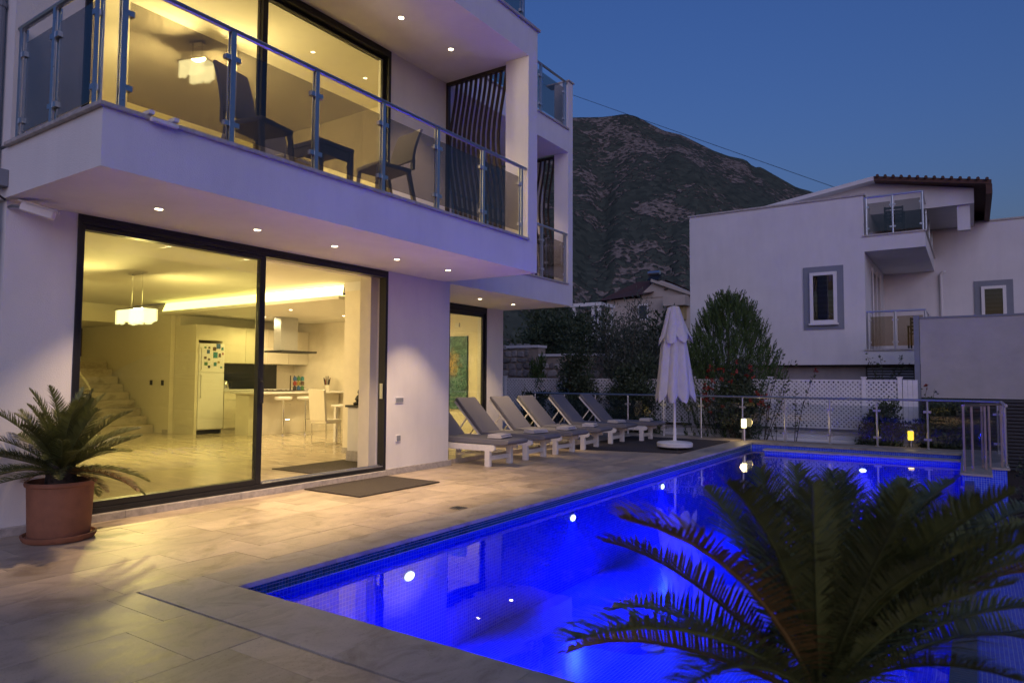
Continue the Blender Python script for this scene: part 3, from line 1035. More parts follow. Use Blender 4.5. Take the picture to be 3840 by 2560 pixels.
rattan_chair((-5.85, 4.17, SL), rad(12), 'dark rattan chair with a tall back at the left of the balcony table', 1.10)
rattan_chair((-5.78, 5.85, SL), rad(-100), 'dark rattan chair seen from its back side, right of the balcony table', 0.98)
rattan_chair((-6.55, 5.05, SL), rad(0), 'dark rattan chair between the balcony table and the window', 0.95)
tb = thing('balcony_table', 'low dark rattan table between the balcony chairs', 'table', (-5.85, 4.96, SL))
MB().box(-6.12, -5.57, 4.70, 5.18, SL + .40, SL + .45).build('table_top', m_rattan, tb, bevel=.006)
for sx in (-6.09, -5.60):
    for sy in (4.73, 5.15):
        B(sx - .025, sx + .025, sy - .025, sy + .025, SL - .006, SL + .40).build('leg', m_rattan, tb)
for nm, a in (('apron', (-6.06, -5.63, 4.71, 4.74, SL + .30, SL + .40)), ('apron', (-5.615, -5.585, 4.76, 5.12, SL + .30, SL + .40))):
    B(*a).build(nm, m_rattan, tb)

# ---------------------------------------------------------------- lamps inside
m_cry, nt, out = nodes('crystal_glow')
e_ = nd(nt, 'ShaderNodeEmission', Color=(1.0, 0.86, 0.50, 1), Strength=4.5 * LS)
t_ = nd(nt, 'ShaderNodeBsdfTransparent')
x_ = nd(nt, 'ShaderNodeMixShader', i0=0.28)
nt.links.new(t_.outputs[0], x_.inputs[1])
nt.links.new(e_.outputs[0], x_.inputs[2])
nt.links.new(x_.outputs[0], out.inputs[0])
m_cry2 = mat('crystal', (0.8, 0.78, 0.7), 0.1, spec=0.8)


def chandelier(loc, ztop, length, rz, label, power):
    t = thing('chandelier', label, 'pendant lamp', loc, rz, 'crystal pendant lamps')
    h = ztop - loc[2]
    MB().box(-length * .26, length * .26, -.05, .05, h - .03, h).build('ceiling_plate', m_chrome, t, local=True)
    for s_ in (-1, 1):
        MB().tube([(s_ * length * .19, 0, .26), (s_ * length * .19, 0, h - .02)], .008, 8).build('rod', m_chrome, t, local=True)
    MB().box(-length / 2 - .03, length / 2 + .03, -.14, .14, .245, .27).build('top_plate', m_chrome, t, local=True)
    n = 16
    rnd = random.Random(3)
    for i in range(n):
        x = -length / 2 + length * (i + .5) / n
        mb = MB()
        for yy in (-.11, .11):
            lo_ = rnd.uniform(0, .05)
            mb.box(x - length / n * .36, x + length / n * .36, yy - .02, yy + .02, lo_, .243)
        mb.build('crystal_drop', m_cry, t, local=True)
    l = bpy.data.lights.new('chandelier_light', 'POINT')
    l.energy = power * LS
    l.color = GOLD
    l.shadow_soft_size = 0.125
    lo = bpy.data.objects.new('chandelier_light', l)
    COL.objects.link(lo)
    lo.parent = t
    lo.location = (0, 0, .12)
    return t


chandelier((-11.6, 6.0, 2.27), ZC, 0.86, 0, 'crystal pendant lamp hanging in the ground floor room', 680)
chandelier((-8.95, 5.35, 5.55), 6.10, 0.40, rad(20), 'crystal pendant lamp hanging in the upper room', 430)

# ---------------------------------------------------------------- kitchen
cab = thing('tall_cabinet', 'cream tall cabinet panel left of the refrigerator', 'cabinet', (-15.3, 9.3, ZF))
B(-15.58, -14.90, 9.115, 9.16, ZF, 2.62).build('side_panel', m_lacq, cab)
B(-15.74, -14.895, 9.09, 9.1149, 1.76, 2.62).build('door_panel', m_lacq, cab)
B(-15.74, -14.895, 9.09, 9.1149, .27, 1.75).build('door_panel', m_lacq, cab)
B(-15.74, -14.895, 9.095, 9.1149, ZF, .26).build('kick_panel', m_lacq, cab)
B(-15.55, -14.90, 9.161, 9.83, 2.26, 2.62).build('top_box', m_lacq, cab)
fr = thing('refrigerator', 'white refrigerator with its top door covered in magnets', 'refrigerator', (-15.2, 9.5, ZF))
B(-15.5, -14.93, 9.17, 9.82, .17, 2.19).build('body', m_whitepl, fr)
B(-15.5, -14.96, 9.19, 9.80, ZF, .169).build('kick_plate', m_black, fr)
f1 = B(-14.928, -14.88, 9.17, 9.82, 1.51, 2.18).build('door', m_whitepl, fr, bevel=.01)
f2 = B(-14.928, -14.88, 9.17, 9.82, .19, 1.50).build('door', m_whitepl, fr, bevel=.01)
MB().tube([(-14.88, 9.20, 1.56), (-14.84, 9.20, 1.58), (-14.84, 9.20, 2.06), (-14.88, 9.20, 2.08)], .012, 8).build('handle', m_chrome, f1)
MB().tube([(-14.88, 9.20, .90), (-14.84, 9.20, .92), (-14.84, 9.20, 1.44), (-14.88, 9.20, 1.46)], .012, 8).build('handle', m_chrome, f2)
rnd = random.Random(5)
mcols = [(.02, .02, .03), (.25, .03, .02), (.03, .10, .25), (.30, .22, .04), (.05, .16, .06), (.10, .06, .04), (.03, .18, .20)]
mm = [mat('magnet_print_%s' % nm, c, .5, var=.5, scale=60) for nm, c in zip(('black', 'red', 'blue', 'yellow', 'green', 'brown', 'teal'), mcols)]
for (dy, dz, w, h) in ((.10, .58, .05, .04), (.17, .46, .07, .09), (.32, .53, .08, .09), (.41, .58, .10, .12), (.33, .36, .11, .14), (.47, .38, .06, .09), (.54, .55, .05, .07), (.10, .33, .06, .06), (.20, .30, .05, .05),
                       (.11, .18, .08, .08), (.20, .12, .06, .06), (.35, .17, .07, .09), (.45, .24, .05, .05), (.52, .12, .05, .04), (.56, .44, .04, .05), (.20, .57, .05, .05)):
    B(-14.8799, -14.872, 9.19 + dy, 9.19 + dy + w, 1.52 + dz - .03, 1.52 + dz - .03 + h).build('magnet', rnd.choice(mm), f1)
bc = thing('base_cabinet', 'cream base cabinet with stone worktop along the kitchen back wall', 'cabinet', (-15.2, 11.1, ZF))
B(-15.58, -14.92, 9.84, 12.44, .17, 1.06).build('carcass', m_lacq, bc)
B(-15.58, -14.98, 9.84, 12.44, ZF, .169).build('kick_plate', m_lacq, bc)
B(-15.58, -14.88, 9.835, 12.445, 1.061, 1.10).build('worktop', m_whitepl, bc, bevel=.005)
for i in range(5):
    for z0_, z1_ in ((.18, .60), (.61, .84), (.85, 1.05)):
        B(-14.919, -14.90, 9.85 + .52 * i, 10.36 + .52 * i, z0_, z1_).build('drawer_front', m_lacq, bc)
wc = thing('wall_cabinet', 'cream wall cabinet row above the dark splashback', 'cabinet', (-15.3, 11.1, 1.7))
B(-15.58, -15.05, 9.84, 12.44, 1.74, 2.62).build('carcass', m_lacq, wc)
for i in range(4):
    for z0_, z1_ in ((1.745, 2.17), (2.18, 2.615)):
        B(-15.049, -15.03, 9.85 + .65 * i, 10.49 + .65 * i, z0_, z1_).build('door', m_lacq, wc)
sb = B(-15.60, -15.585, 9.84, 11.85, 1.10, 1.735).build('splashback', mat('dark_glass_panel', (.012, .018, .03), .12, var=.1))
tag(sb, 'dark glossy splashback between kitchen cabinets and worktop', 'splashback')
kt = thing('kettle', 'steel kettle on the worktop beside the refrigerator', 'kettle', (-15.1, 10.0, 1.10))
MB().lathe((-15.1, 10.0, 1.101), [(.085, 0), (.09, .02), (.075, .16), (.05, .21), (.012, .225)], 16).build('body', m_chrome, kt, smooth=True)
MB().tube([(-15.05, 10.06, 1.29), (-15.03, 10.13, 1.28), (-15.04, 10.14, 1.18), (-15.06, 10.08, 1.13)], .011, 8).build('handle', m_black, kt)
fau = thing('faucet', 'arched chrome faucet at the kitchen sink', 'faucet', (-15.2, 11.0, 1.10))
MB().tube([(-15.3, 11.0, 1.10), (-15.3, 11.0, 1.32)] + [(-15.3 + .10 - .10 * math.cos(a), 11.0, 1.32 + .10 * math.sin(a)) for a in (.5, 1.0, 1.57, 2.1, 2.7, 3.14)], .012, 8).build('spout', m_chrome, fau, smooth=True)
isl = thing('kitchen_island', 'cream kitchen island with a thin worktop behind the bar stools', 'island', (-13.9, 10.9, ZF))
B(-14.25, -13.75, 9.72, 12.40, ZF, 1.02).build('body', m_lacq, isl)
B(-14.30, -13.38, 9.60, 12.40, 1.021, 1.065).build('worktop', m_whitepl, isl, bevel=.004)
hob = B(-14.2, -13.75, 10.25, 11.0, 1.066, 1.085).build('hob', m_black, isl)
for i in range(4):
    MB().lathe((-13.88 - .22 * (i % 2), 10.42 + .38 * (i // 2), 1.0851), [(.07, 0), (.07, .02), (.03, .025)], 12).build('burner', m_chrome, hob)
hd = thing('cooker_hood', 'steel island hood hanging from the kitchen ceiling', 'hood', (-13.9, 10.85, 2.0))
B(-14.03, -13.77, 10.56, 11.06, 2.06, 2.86).build('chimney', m_steel, hd)
B(-14.22, -13.58, 10.44, 11.50, 2.00, 2.045).build('hood_plate', m_black, hd)
B(-14.10, -13.72, 10.62, 11.02, 2.0455, 2.0595).build('filter_box', m_steel, hd)


def bar_stool(loc, label):
    t = thing('bar_stool', label, 'stool', loc, 0, 'bar stools')
    MB().lathe((0, 0, 0), [(.21, 0), (.21, .012), (.05, .03), (.028, .05)], 24).build('base', m_chrome, t, local=True, smooth='auto')
    MB().tube([(0, 0, .05), (0, 0, .80)], .026, 10).build('column', m_chrome, t, local=True)
    MB().tube([(.02, 0, .36), (.20, -.10, .36), (.22, .0, .36), (.20, .10, .36), (.02, 0, .36)], .011, 8).build('foot_rest', m_chrome, t, local=True)
    MB().tube([(.03, 0, .78), (.16, .10, .70)], .008, 6).build('lever', m_chrome, t, local=True)
    MB().lathe((0, 0, .80), [(.16, 0), (.20, .03), (.20, .06), (.17, .085)], 20).build('seat', m_whitepl, t, local=True, smooth='auto')
    return t


bar_stool((-13.36, 10.36, ZF), 'left of two white bar stools at the kitchen island')
bar_stool((-13.16, 10.84, ZF), 'right of two white bar stools at the kitchen island')


def dining_chair(loc, rz, label):
    t = thing('dining_chair', label, 'chair', loc, rz, 'white dining chairs')
    MB().box(-.22, .22, -.21, .21, .42, .50).build('seat', m_lacq, t, local=True, bevel=.02)
    MB().prism([(-.24, .47), (-.18, .47), (-.24, 1.10), (-.30, 1.10)], 'y', -.21, .21).build('backrest', m_lacq, t, local=True, bevel=.012)
    for s_ in (-1, 1):
        MB().tube([(.20, s_ * .19, .42), (.20, s_ * .19, .02), (-.20, s_ * .19, .02), (-.20, s_ * .19, .42)], .013, 8).build('leg', m_chrome, t, local=True)
    return t


dining_chair((-10.80, 9.42, ZF), rad(95), 'white leather dining chair with steel legs, its back to the doorway')
dining_chair((-10.15, 10.3, ZF), rad(180), 'white leather dining chair on the far side of the dining table')
dt = thing('dining_table', 'white dining table partly hidden by the doorway wall', 'table', (-10.75, 10.5, ZF))
B(-11.15, -10.35, 9.85, 11.3, .80, .84).build('table_top', m_whitepl, dt)
for x_, y_ in ((-11.08, 9.92), (-10.42, 9.92), (-11.08, 11.23), (-10.42, 11.23)):
    B(x_ - .03, x_ + .03, y_ - .03, y_ + .03, ZF, .80).build('leg', m_whitepl, dt)
sr = thing('spice_rack', 'wooden spice rack with jars on the kitchen island', 'rack', (-14.0, 11.25, 1.065))
B(-14.1, -13.9, 11.08, 11.42, 1.066, 1.09).build('base', m_bark, sr)
for i in range(3):
    for j in range(3):
        MB().lathe((-13.93, 11.13 + .115 * i, 1.092 + .115 * j), [(.045, 0), (.045, .08), (.03, .085), (.03, .105)], 10).build('jar', mm[(i * 2 + j) % 7], sr)
    B(-14.08, -14.06, 11.10 + .12 * i, 11.12 + .12 * i, 1.09, 1.45).build('upright', m_bark, sr)
kj = thing('knife_jar', 'jar holding dark kitchen utensils at the island end', 'jar', (-13.7, 11.95, 1.065))
MB().lathe((-13.7, 11.95, 1.066), [(.07, 0), (.075, .15)], 14).build('pot', m_lacq, kj)
for i in range(6):
    a = i * 1.05
    MB().tube([(-13.7 + .03 * math.cos(a), 11.95 + .03 * math.sin(a), 1.10), (-13.7 + .08 * math.cos(a), 11.95 + .08 * math.sin(a), 1.36 + .04 * (i % 3))], .013, 6).build('utensil', mm[(0, 5, 0, 1, 0, 5)[i]], kj)
ic = thing('intercom_panel', 'pale grey panel on the kitchen end wall', 'wall panel', (-12.3, 12.44, 1.3))
B(-12.62, -12.18, 12.425, 12.449, 1.12, 1.52).build('panel', m_fas, ic)
B(-12.28, -12.22, 12.415, 12.4249, 1.32, 1.42).build('screen', m_black, ic)
pd = thing('pedestal', 'white square pedestal just inside the open door', 'pedestal', (-8.2, 7.88, ZF))
B(-8.36, -8.02, 7.71, 8.05, ZF, .24).build('plinth', m_sill, pd)
B(-8.35, -8.03, 7.72, 8.04, .241, .93).build('shaft', m_whitepl, pd, bevel=.006)
B(-8.38, -8.00, 7.69, 8.07, .931, .965).build('top_tray', m_black, pd)
orn = MB().lathe((-8.22, 7.86, .965), [(.10, 0), (.115, .03), (.06, .06), (.085, .09), (.06, .14), (.028, .17), (.045, .20), (.03, .245), (0.004, .275)], 18).build('ornament', m_black, smooth='auto')
tag(orn, 'small dark seated ornament on the white pedestal', 'ornament')
for nm, lb, a in (('doormat', 'brown doormat inside the open sliding door', (-8.48, -7.40, 6.40, 8.36, ZF, ZF + .012)), ('doormat', 'brown doormat on the terrace in front of the open door', (-6.98, -5.99, 5.755, 7.205, .002, .016))):
    tag(B(*a).build(nm, m_mat, bevel=.004), lb, 'doormat')
# stairs at the back of the room
st = thing('staircase', 'pale stone stairs rising at the back of the ground floor room', 'stairs', (-17, 8.4, ZF))
for i in range(9):
    B(-16.35 - .29 * (i + 1), -16.35 - .29 * i if i else -16.35, 7.75, 8.95, ZF if i == 0 else ZF + .19 * i, ZF + .19 * (i + 1)).build('step', m_cop, st)
hr = thing('stair_rail', 'bent pale handrail at the foot of the stairs', 'handrail', (-16.3, 7.7, ZF))
MB().tube([(-18.9, 7.68, 2.45), (-16.9, 7.68, 1.25), (-16.75, 7.68, 1.12), (-17.2, 7.66, 1.08), (-18.0, 7.66, 1.08)], .03, 8).build('rail', m_lacq, hr)
for x_ in (-17.1, -17.9):
    MB().tube([(x_, 7.68, ZF + .19 * 2), (x_, 7.68, 1.09)], .02, 8).build('post', m_black, hr)
B(-18.6, -16.8, 7.70, 7.74, ZF + .1, 1.0).build('panel', m_black, hr)
bwin = thing('stair_window', 'small dark blue window above the stairs', 'window', (-19.9, 7.9, 2.0))
pane_frame(MB(), -20.199, -20.15, 7.9, 9.0, 1.95, 2.70, .06).build('frame', m_frame, bwin)
B(-20.195, -20.18, 7.96, 8.94, 2.01, 2.64).build('pane', mat('dusk_window_pane', (.10, .16, .24), .2), bwin)
for x_ in (-16.62, -16.12):
    so_ = B(x_, x_ + .10, 8.975, 8.989, 1.20, 1.32).build('wall_switch', m_black)
    tag(so_, 'left dark wall switch beside the stairs' if x_ < -16.3 else 'right dark wall switch beside the stairs', 'switch')

# painting inside the second door: dark teal canvas with an ochre animal-like smudge
pt = thing('painting', 'large dark teal and ochre painting on the wall behind the loungers', 'painting', (-10.2, 12.43, .7))
m_paint, nt, out = nodes('painted_canvas')
L = nt.links.new
geo = nd(nt, 'ShaderNodeNewGeometry')
nz = nd(nt, 'ShaderNodeTexNoise', Scale=5.0, Detail=8.0, Roughness=0.7, Distortion=1.5)
L(geo.outputs['Position'], nz.inputs['Vector'])
rp = nd(nt, 'ShaderNodeValToRGB')
e = rp.color_ramp.elements
e[0].position, e[1].position = .35, .70
e[0].color, e[1].color = (.012, .035, .040, 1), (.20, .36, .30, 1)
k = e.new(.5); k.color = (.04, .12, .13, 1)
L(nz.outputs['Fac'], rp.inputs[0])
vd = nd(nt, 'ShaderNodeVectorMath', _operation='DISTANCE')
vd.inputs[1].default_value = (-10.12, 12.43, 1.72)
ds = nd(nt, 'ShaderNodeVectorMath', _operation='ADD')
L(geo.outputs['Position'], ds.inputs[0])
sc_ = nd(nt, 'ShaderNodeVectorMath', _operation='SCALE')
sc_.inputs['Scale'].default_value = .45
L(nz.outputs['Color'], sc_.inputs[0])
L(sc_.outputs[0], ds.inputs[1])
sh = nd(nt, 'ShaderNodeVectorMath', _operation='SUBTRACT')
L(ds.outputs[0], sh.inputs[0])
sh.inputs[1].default_value = (.225, .225, .225)
L(sh.outputs[0], vd.inputs[0])
mr = nd(nt, 'ShaderNodeMapRange')
mr.inputs['From Min'].default_value, mr.inputs['From Max'].default_value = .42, .16
L(vd.outputs['Value'], mr.inputs['Value'])
n3 = nd(nt, 'ShaderNodeTexNoise', Scale=9.0, Detail=4.0, Distortion=1.0)
L(geo.outputs['Position'], n3.inputs['Vector'])
r3 = nd(nt, 'ShaderNodeValToRGB')
r3.color_ramp.elements[0].position, r3.color_ramp.elements[1].position = .42, .60
r3.color_ramp.elements[0].color, r3.color_ramp.elements[1].color = (.03, .018, .01, 1), (.42, .30, .10, 1)
L(n3.outputs['Fac'], r3.inputs[0])
mx = nd(nt, 'ShaderNodeMix', _data_type='RGBA')
L(mr.outputs[0], mx.inputs[0])
L(rp.outputs[0], mx.inputs[6])
L(r3.outputs[0], mx.inputs[7])
b = nd(nt, 'ShaderNodeBsdfPrincipled', Roughness=.4)
L(mx.outputs[2], b.inputs['Base Color'])
L(b.outputs[0], out.inputs[0])
B(-11.0, -9.56, 12.405, 12.449, .70, 2.37).build('canvas', m_paint, pt)
tag(B(-9.92, -9.80, 12.41, 12.449, 2.58, 2.68).build('wall_sensor', m_whitepl, bevel=.01), 'small pale sensor high on the wall above the painting', 'sensor')

# ================================================================ TERRACE OBJECTS
def make_lounger():
    t = thing('sun_lounger', 'x', 'sun lounger', (0, 0, 0), 0, 'grey cushioned loungers in a row')
    W = .315
    for s_ in (-1, 1):
        pr = [(-1.72, .25), (.06, .25), (.105, .265), (.12, .295), (.105, .33), (.06, .345), (-1.72, .345)]
        MB().prism(pr, 'y', s_ * W - .02, s_ * W + .02).build('side_rail', m_whitewood, t, local=True, bevel=.004)
        B(-.075, .02, s_ * (W - .01) - .035, s_ * (W - .01) + .035, 0, .30).build('leg', m_whitewood, t, local=True, bevel=.006)
        B(-1.52, -1.43, s_ * (W - .01) - .035, s_ * (W - .01) + .035, 0, .30).build('leg', m_whitewood, t, local=True, bevel=.006)
    B(-.045, -.01, -W + .04, W - .04, .10, .17).build('cross_bar', m_whitewood, t, local=True)
    B(-1.49, -1.46, -W + .04, W - .04, .10, .17).build('cross_bar', m_whitewood, t, local=True)
    for i in range(10):
        x = -.95 + .105 * i
        B(x, x + .07, -W + .021, W - .021, .325, .345).build('slat', m_whitewood, t, local=True)
    # flat cushion with a rounded foot end
    prof = [(-1.0, .350), (.28, .350), (.335, .365), (.355, .395), (.335, .425), (.28, .44), (-.98, .445)]
    MB().prism(prof, 'y', -.295, .295).build('seat_cushion', m_cush, t, local=True, bevel=.018)
    # raised back: cushion, white frame and prop
    a = rad(46)
    ca, sa = math.cos(a), math.sin(a)

    def P(u, v):       # u along the back from hinge up, v outwards (towards the sitter)
        return (-1.0 - u * ca + v * sa, .37 + u * sa + v * ca)
    bc_ = [P(0, .02), P(.86, .02), P(.885, .05), P(.86, .085), P(0.02, .085)]
    MB().prism(bc_, 'y', -.295, .295).build('back_cushion', m_cush, t, local=True, bevel=.016)
    bf = MB()
    for s_ in (-1, 1):
        p, q = P(0, -.005), P(.84, -.005)
        bf.beam((p[0], s_ * .27, p[1]), (q[0], s_ * .27, q[1]), .04, .035)
    for u in (.1, .3, .5, .7, .83):
        p = P(u, -.002)
        bf.beam((p[0], -.27, p[1]), (p[0], .27, p[1]), .05, .015, (sa, 0, ca))
    bf.build('back_frame', m_whitewood, t, local=True)
    for s_ in (-1, 1):
        p = P(.46, -.02)
        MB().beam((p[0], s_ * .24, p[1]), (-1.62, s_ * .24, .33), .022, .022).build('prop', m_whitewood, t, local=True)
    return t


def make_towel():
    mb = MB()
    for k in range(2):
        z0 = .03 * k
        pr = [(-.13, z0 + .002), (.11, z0 + .0), (.128, z0 + .007), (.132, z0 + .015), (.128, z0 + .023), (.11, z0 + .03), (-.10, z0 + .029), (-.13, z0 + .026)]
        mb.prism([(x * (1 - .06 * k) - .01 * k, z) for x, z in pr], 'y', -.19 + .02 * k, .19 - .01 * k)
    o = mb.build('towel', m_towel, bevel=.006)
    return o


lg = make_lounger()
tw = make_towel()
LY = [(-6.41, 9.235, 0), (-6.43, 10.36, 0), (-6.44, 11.42, 0), (-6.45, 12.50, 1), (-6.52, 13.90, 2), (-6.27, 14.96, 2)]
NUM = ['nearest', 'second', 'third', 'fourth', 'fifth', 'last']
LAB = ['grey cushioned lounger at the near end of the row, half hidden by the villa corner', 'second grey lounger in the row counting from the villa corner', 'third grey lounger in the row counting from the villa corner',
       'fourth grey lounger in the row counting from the villa corner', 'fifth grey lounger in the row, second from the parasol', 'last grey lounger in the row, beside the parasol']
for i, (x, y, a) in enumerate(LY):
    o = lg if i == 0 else copy_tree(lg)
    o.location = (x, y, 0)
    o.rotation_euler = (0, 0, rad(a + (0, 1.2, -1.6, .8, -1.2, 1.5)[i]))
    o['label'] = LAB[i]
    w = tw if i == 0 else tw.copy()
    if i:
        COL.objects.link(w)
    tag(w, 'folded pale towel on the %s lounger from the villa corner' % NUM[i], 'towel', 'folded towels on the loungers')
    w.location = (x + (.02, -.02, .03, 0, -.03, -.02)[i], y + (-.05, .03, .0, -.04, .02, 0)[i], .449)
    w.rotation_euler = (0, 0, rad(a + (8, -12, 5, 15, -6, 10)[i]))

dm = MB().prism([(-7.02, 12.05), (-4.63, 12.62), (-4.63, 15.83), (-7.02, 15.83)], 'z', .003, .013).build('outdoor_carpet', m_deckmat)
tag(dm, 'dark brown outdoor carpet under the far loungers and parasol', 'carpet')
dr = thing('deck_drain', 'small square drain cover in the terrace near the pool', 'drain', (-4.66, 5.92, 0))
B(-4.73, -4.59, 5.85, 5.99, .003, .007).build('drain_rim', m_steel, dr)
for i in range(5):
    B(-4.72 + .026 * i, -4.706 + .026 * i, 5.86, 5.98, .0071, .0085).build('grille_bar', m_black, dr)

# --- parasol
ps = thing('parasol', 'closed white parasol on a round white base beside the pool', 'parasol', (-5.0, 13.33, .013))
px, py = -5.0, 13.33
MB().lathe((px, py, .05), [(.31, 0), (.35, .02), (.355, .085), (.33, .105), (.08, .13), (.05, .135)], 28).build('base', m_whitepl, ps, smooth='auto', bevel=0)
for k in range(4):
    a = k * math.pi / 2 + .5
    MB().lathe((px + .27 * math.cos(a), py + .27 * math.sin(a), .013), [(.03, 0), (.03, .036)], 10).build('castor', m_black, ps)
MB().tube([(px, py, .15), (px, py, .42)], .034, 14).build('pole_sleeve', m_whitepl, ps)
MB().tube([(px, py, .30), (px, py, 2.82)], .024, 14).build('pole', m_whitepl, ps)


def folds(prof, n, nf, depth, seed, hem=0.0, sq=0.0):
    """closed cloth: prof = (r, z) pairs bottom to top, nf pleats"""
    rnd = random.Random(seed)
    ph = [rnd.uniform(-.25, .25) for _ in range(nf)]
    am = [rnd.uniform(.55, 1.35) for _ in range(nf)]
    vs, fs = [], []
    m_ = len(prof)
    for i, (r, z) in enumerate(prof):
        q = i / (m_ - 1)
        for k in range(n):
            a = 2 * math.pi * k / n
            f = k / n * nf
            j = int(f) % nf
            loc = f - int(f) - .5
            pl = (abs(loc + ph[j] * .25) * 2) ** 1.4 * am[j]
            rr = r * (1 - depth * pl * (1.0 - .35 * q) + .05 * math.sin(3 * a + 4 * q) + sq * .12 * math.sin(2 * a + 1))
            zz = z + (hem * (pl - .5) * (1 - q) ** 6 if hem else 0)
            vs.append((px + rr * math.cos(a + .25 * q), py + rr * math.sin(a + .25 * q), zz))
    for i in range(m_ - 1):
        for k in range(n):
            k2 = (k + 1) % n
            fs.append((i * n + k, i * n + k2, (i + 1) * n + k2, (i + 1) * n + k))
    return vs, fs


pf = [(.36, 1.06), (.37, 1.12), (.345, 1.30), (.315, 1.55), (.285, 1.80), (.255, 2.05), (.215, 2.25), (.17, 2.42), (.13, 2.58), (.09, 2.70)]
v_, f_ = folds(pf, 144, 7, .42, 4, hem=.26, sq=1.0)
MB().add(v_, f_).build('canopy', m_canvas, ps, smooth=True)
pf = [(.315, 2.20), (.30, 2.25), (.245, 2.38), (.20, 2.52), (.165, 2.66), (.135, 2.78), (.11, 2.86), (.03, 2.89)]
v_, f_ = folds(pf, 96, 6, .30, 9, hem=.20, sq=1.0)
v_ = [(x + .03 * (2.86 - z), y, z + .10 * (x - px)) for x, y, z in v_]
MB().add(v_, f_).build('vent_cap', m_canvas, ps, smooth=True)
MB().lathe((px, py, 2.85), [(.06, 0), (.05, .02), (.02, .035)], 12).build('finial', m_whitepl, ps)
MB().lathe((px, py, 1.62), [(.318, 0), (.322, .02), (.314, .045)], 40, cap=False).build('tie_band', m_canvas, ps) if False else None


# --- bollard lamps
def bollard(loc, h, label, power, glowc, strength):
    t = thing('bollard_lamp', label, 'bollard lamp', loc, 0, 'garden bollard lamps')
    x, y, z = loc
    MB().tube([(x, y, z), (x, y, z + h)], .038, 14).build('post', m_steel, t)
    MB().lathe((x, y, z + h), [(.052, 0), (.058, .02), (.058, .18), (.052, .20)], 20).build('lamp_glass', glow('bollard_glow', glowc, strength), t, smooth='auto')
    MB().lathe((x, y, z + h + .2001), [(.05, 0), (.064, .004), (.06, .02), (.02, .03)], 20).build('cap', m_steel, t)
    l = bpy.data.lights.new('bollard_light', 'POINT')
    l.energy = power * LS
    l.color = (1, .68, .25)
    l.shadow_soft_size = .07
    lo = bpy.data.objects.new('bollard_light', l)
    COL.objects.link(lo)
    lo.parent = t
    lo.location = (0, -.10, h + .1)


bollard((-4.47, 16.40, 0), .29, 'lit bollard lamp at the far pool corner', 5, (1, .80, .36), 5.0)
bollard((-1.16, 17.35, -.25), .36, 'dim yellow bollard lamp among the dark shrubs beyond the railing', 1.2, (1, .62, .05), 2.2)


# --- cycads
def frond_mesh(L_, arch, nl, wmax, seed, name='frond', m=None, droop=0.0):
    """one feather leaf along +X in the XZ plane, arching; pairs of narrow leaflets in a V"""
    rnd = random.Random(seed)
    mb = MB()
    pts, prev = [], Vector((0, 0, 0))
    ang = arch[0]
    K = 24
    for k in range(K + 1):
        q = k / K
        a = arch[0] + (arch[1] - arch[0]) * q ** 1.3
        if k:
            prev = prev + Vector((math.cos(a), 0, math.sin(a))) * L_ / K
        pts.append((prev.copy(), a))
    mb.tube([p for p, a in pts[::3]], [.010 * (1 - .75 * k / (K / 3)) for k in range(len(pts[::3]))], 5)
    for i in range(nl):
        q = .10 + .90 * (i + .5) / nl
        f = q * K
        k = min(K - 1, int(f))
        p = pts[k][0].lerp(pts[k + 1][0], f - k)
        a = pts[k][1]
        fwd = Vector((math.cos(a), 0, math.sin(a)))
        upv = Vector((-math.sin(a), 0, math.cos(a)))
        ll = wmax * (math.sin(math.pi * min(1, (q * .93 + .06))) ** .55) * rnd.uniform(.9, 1.08)
        for s_ in (-1, 1):
            lean = .42 + .55 * q + rnd.uniform(-.06, .06)
            d = (Vector((0, s_, 0)) * math.cos(lean) + fwd * math.sin(lean) + upv * (.34 + rnd.uniform(-.16, .16))).normalized()
            w = .0040 * (1 + .2 * rnd.random())
            wv = fwd.cross(d).cross(d).normalized() * w
            tip = p + d * ll + Vector((0, 0, -1)) * ll * .10 - upv * .02 * ll
            mid = p + d * ll * .55
            mb.add([p - wv, p + wv, mid + wv * .9, mid - wv * .9, tip], [(0, 1, 2, 3), (3, 2, 4)])
    o = mb.build(name, m or m_palm, smooth=False)
    return o


FR = [frond_mesh(1.0, (rad(a0), rad(a1)), 76, .20, 20 + i) for i, (a0, a1) in enumerate(((18, -14), (26, -8), (10, -30), (20, 6)))]
FRD = []
for o in FR:
    d_ = o.data.copy()
    d_.materials[0] = m_palmdry
    FRD.append(d_)
FRM = [o.data for o in FR]
for o in FR:
    bpy.data.objects.remove(o)


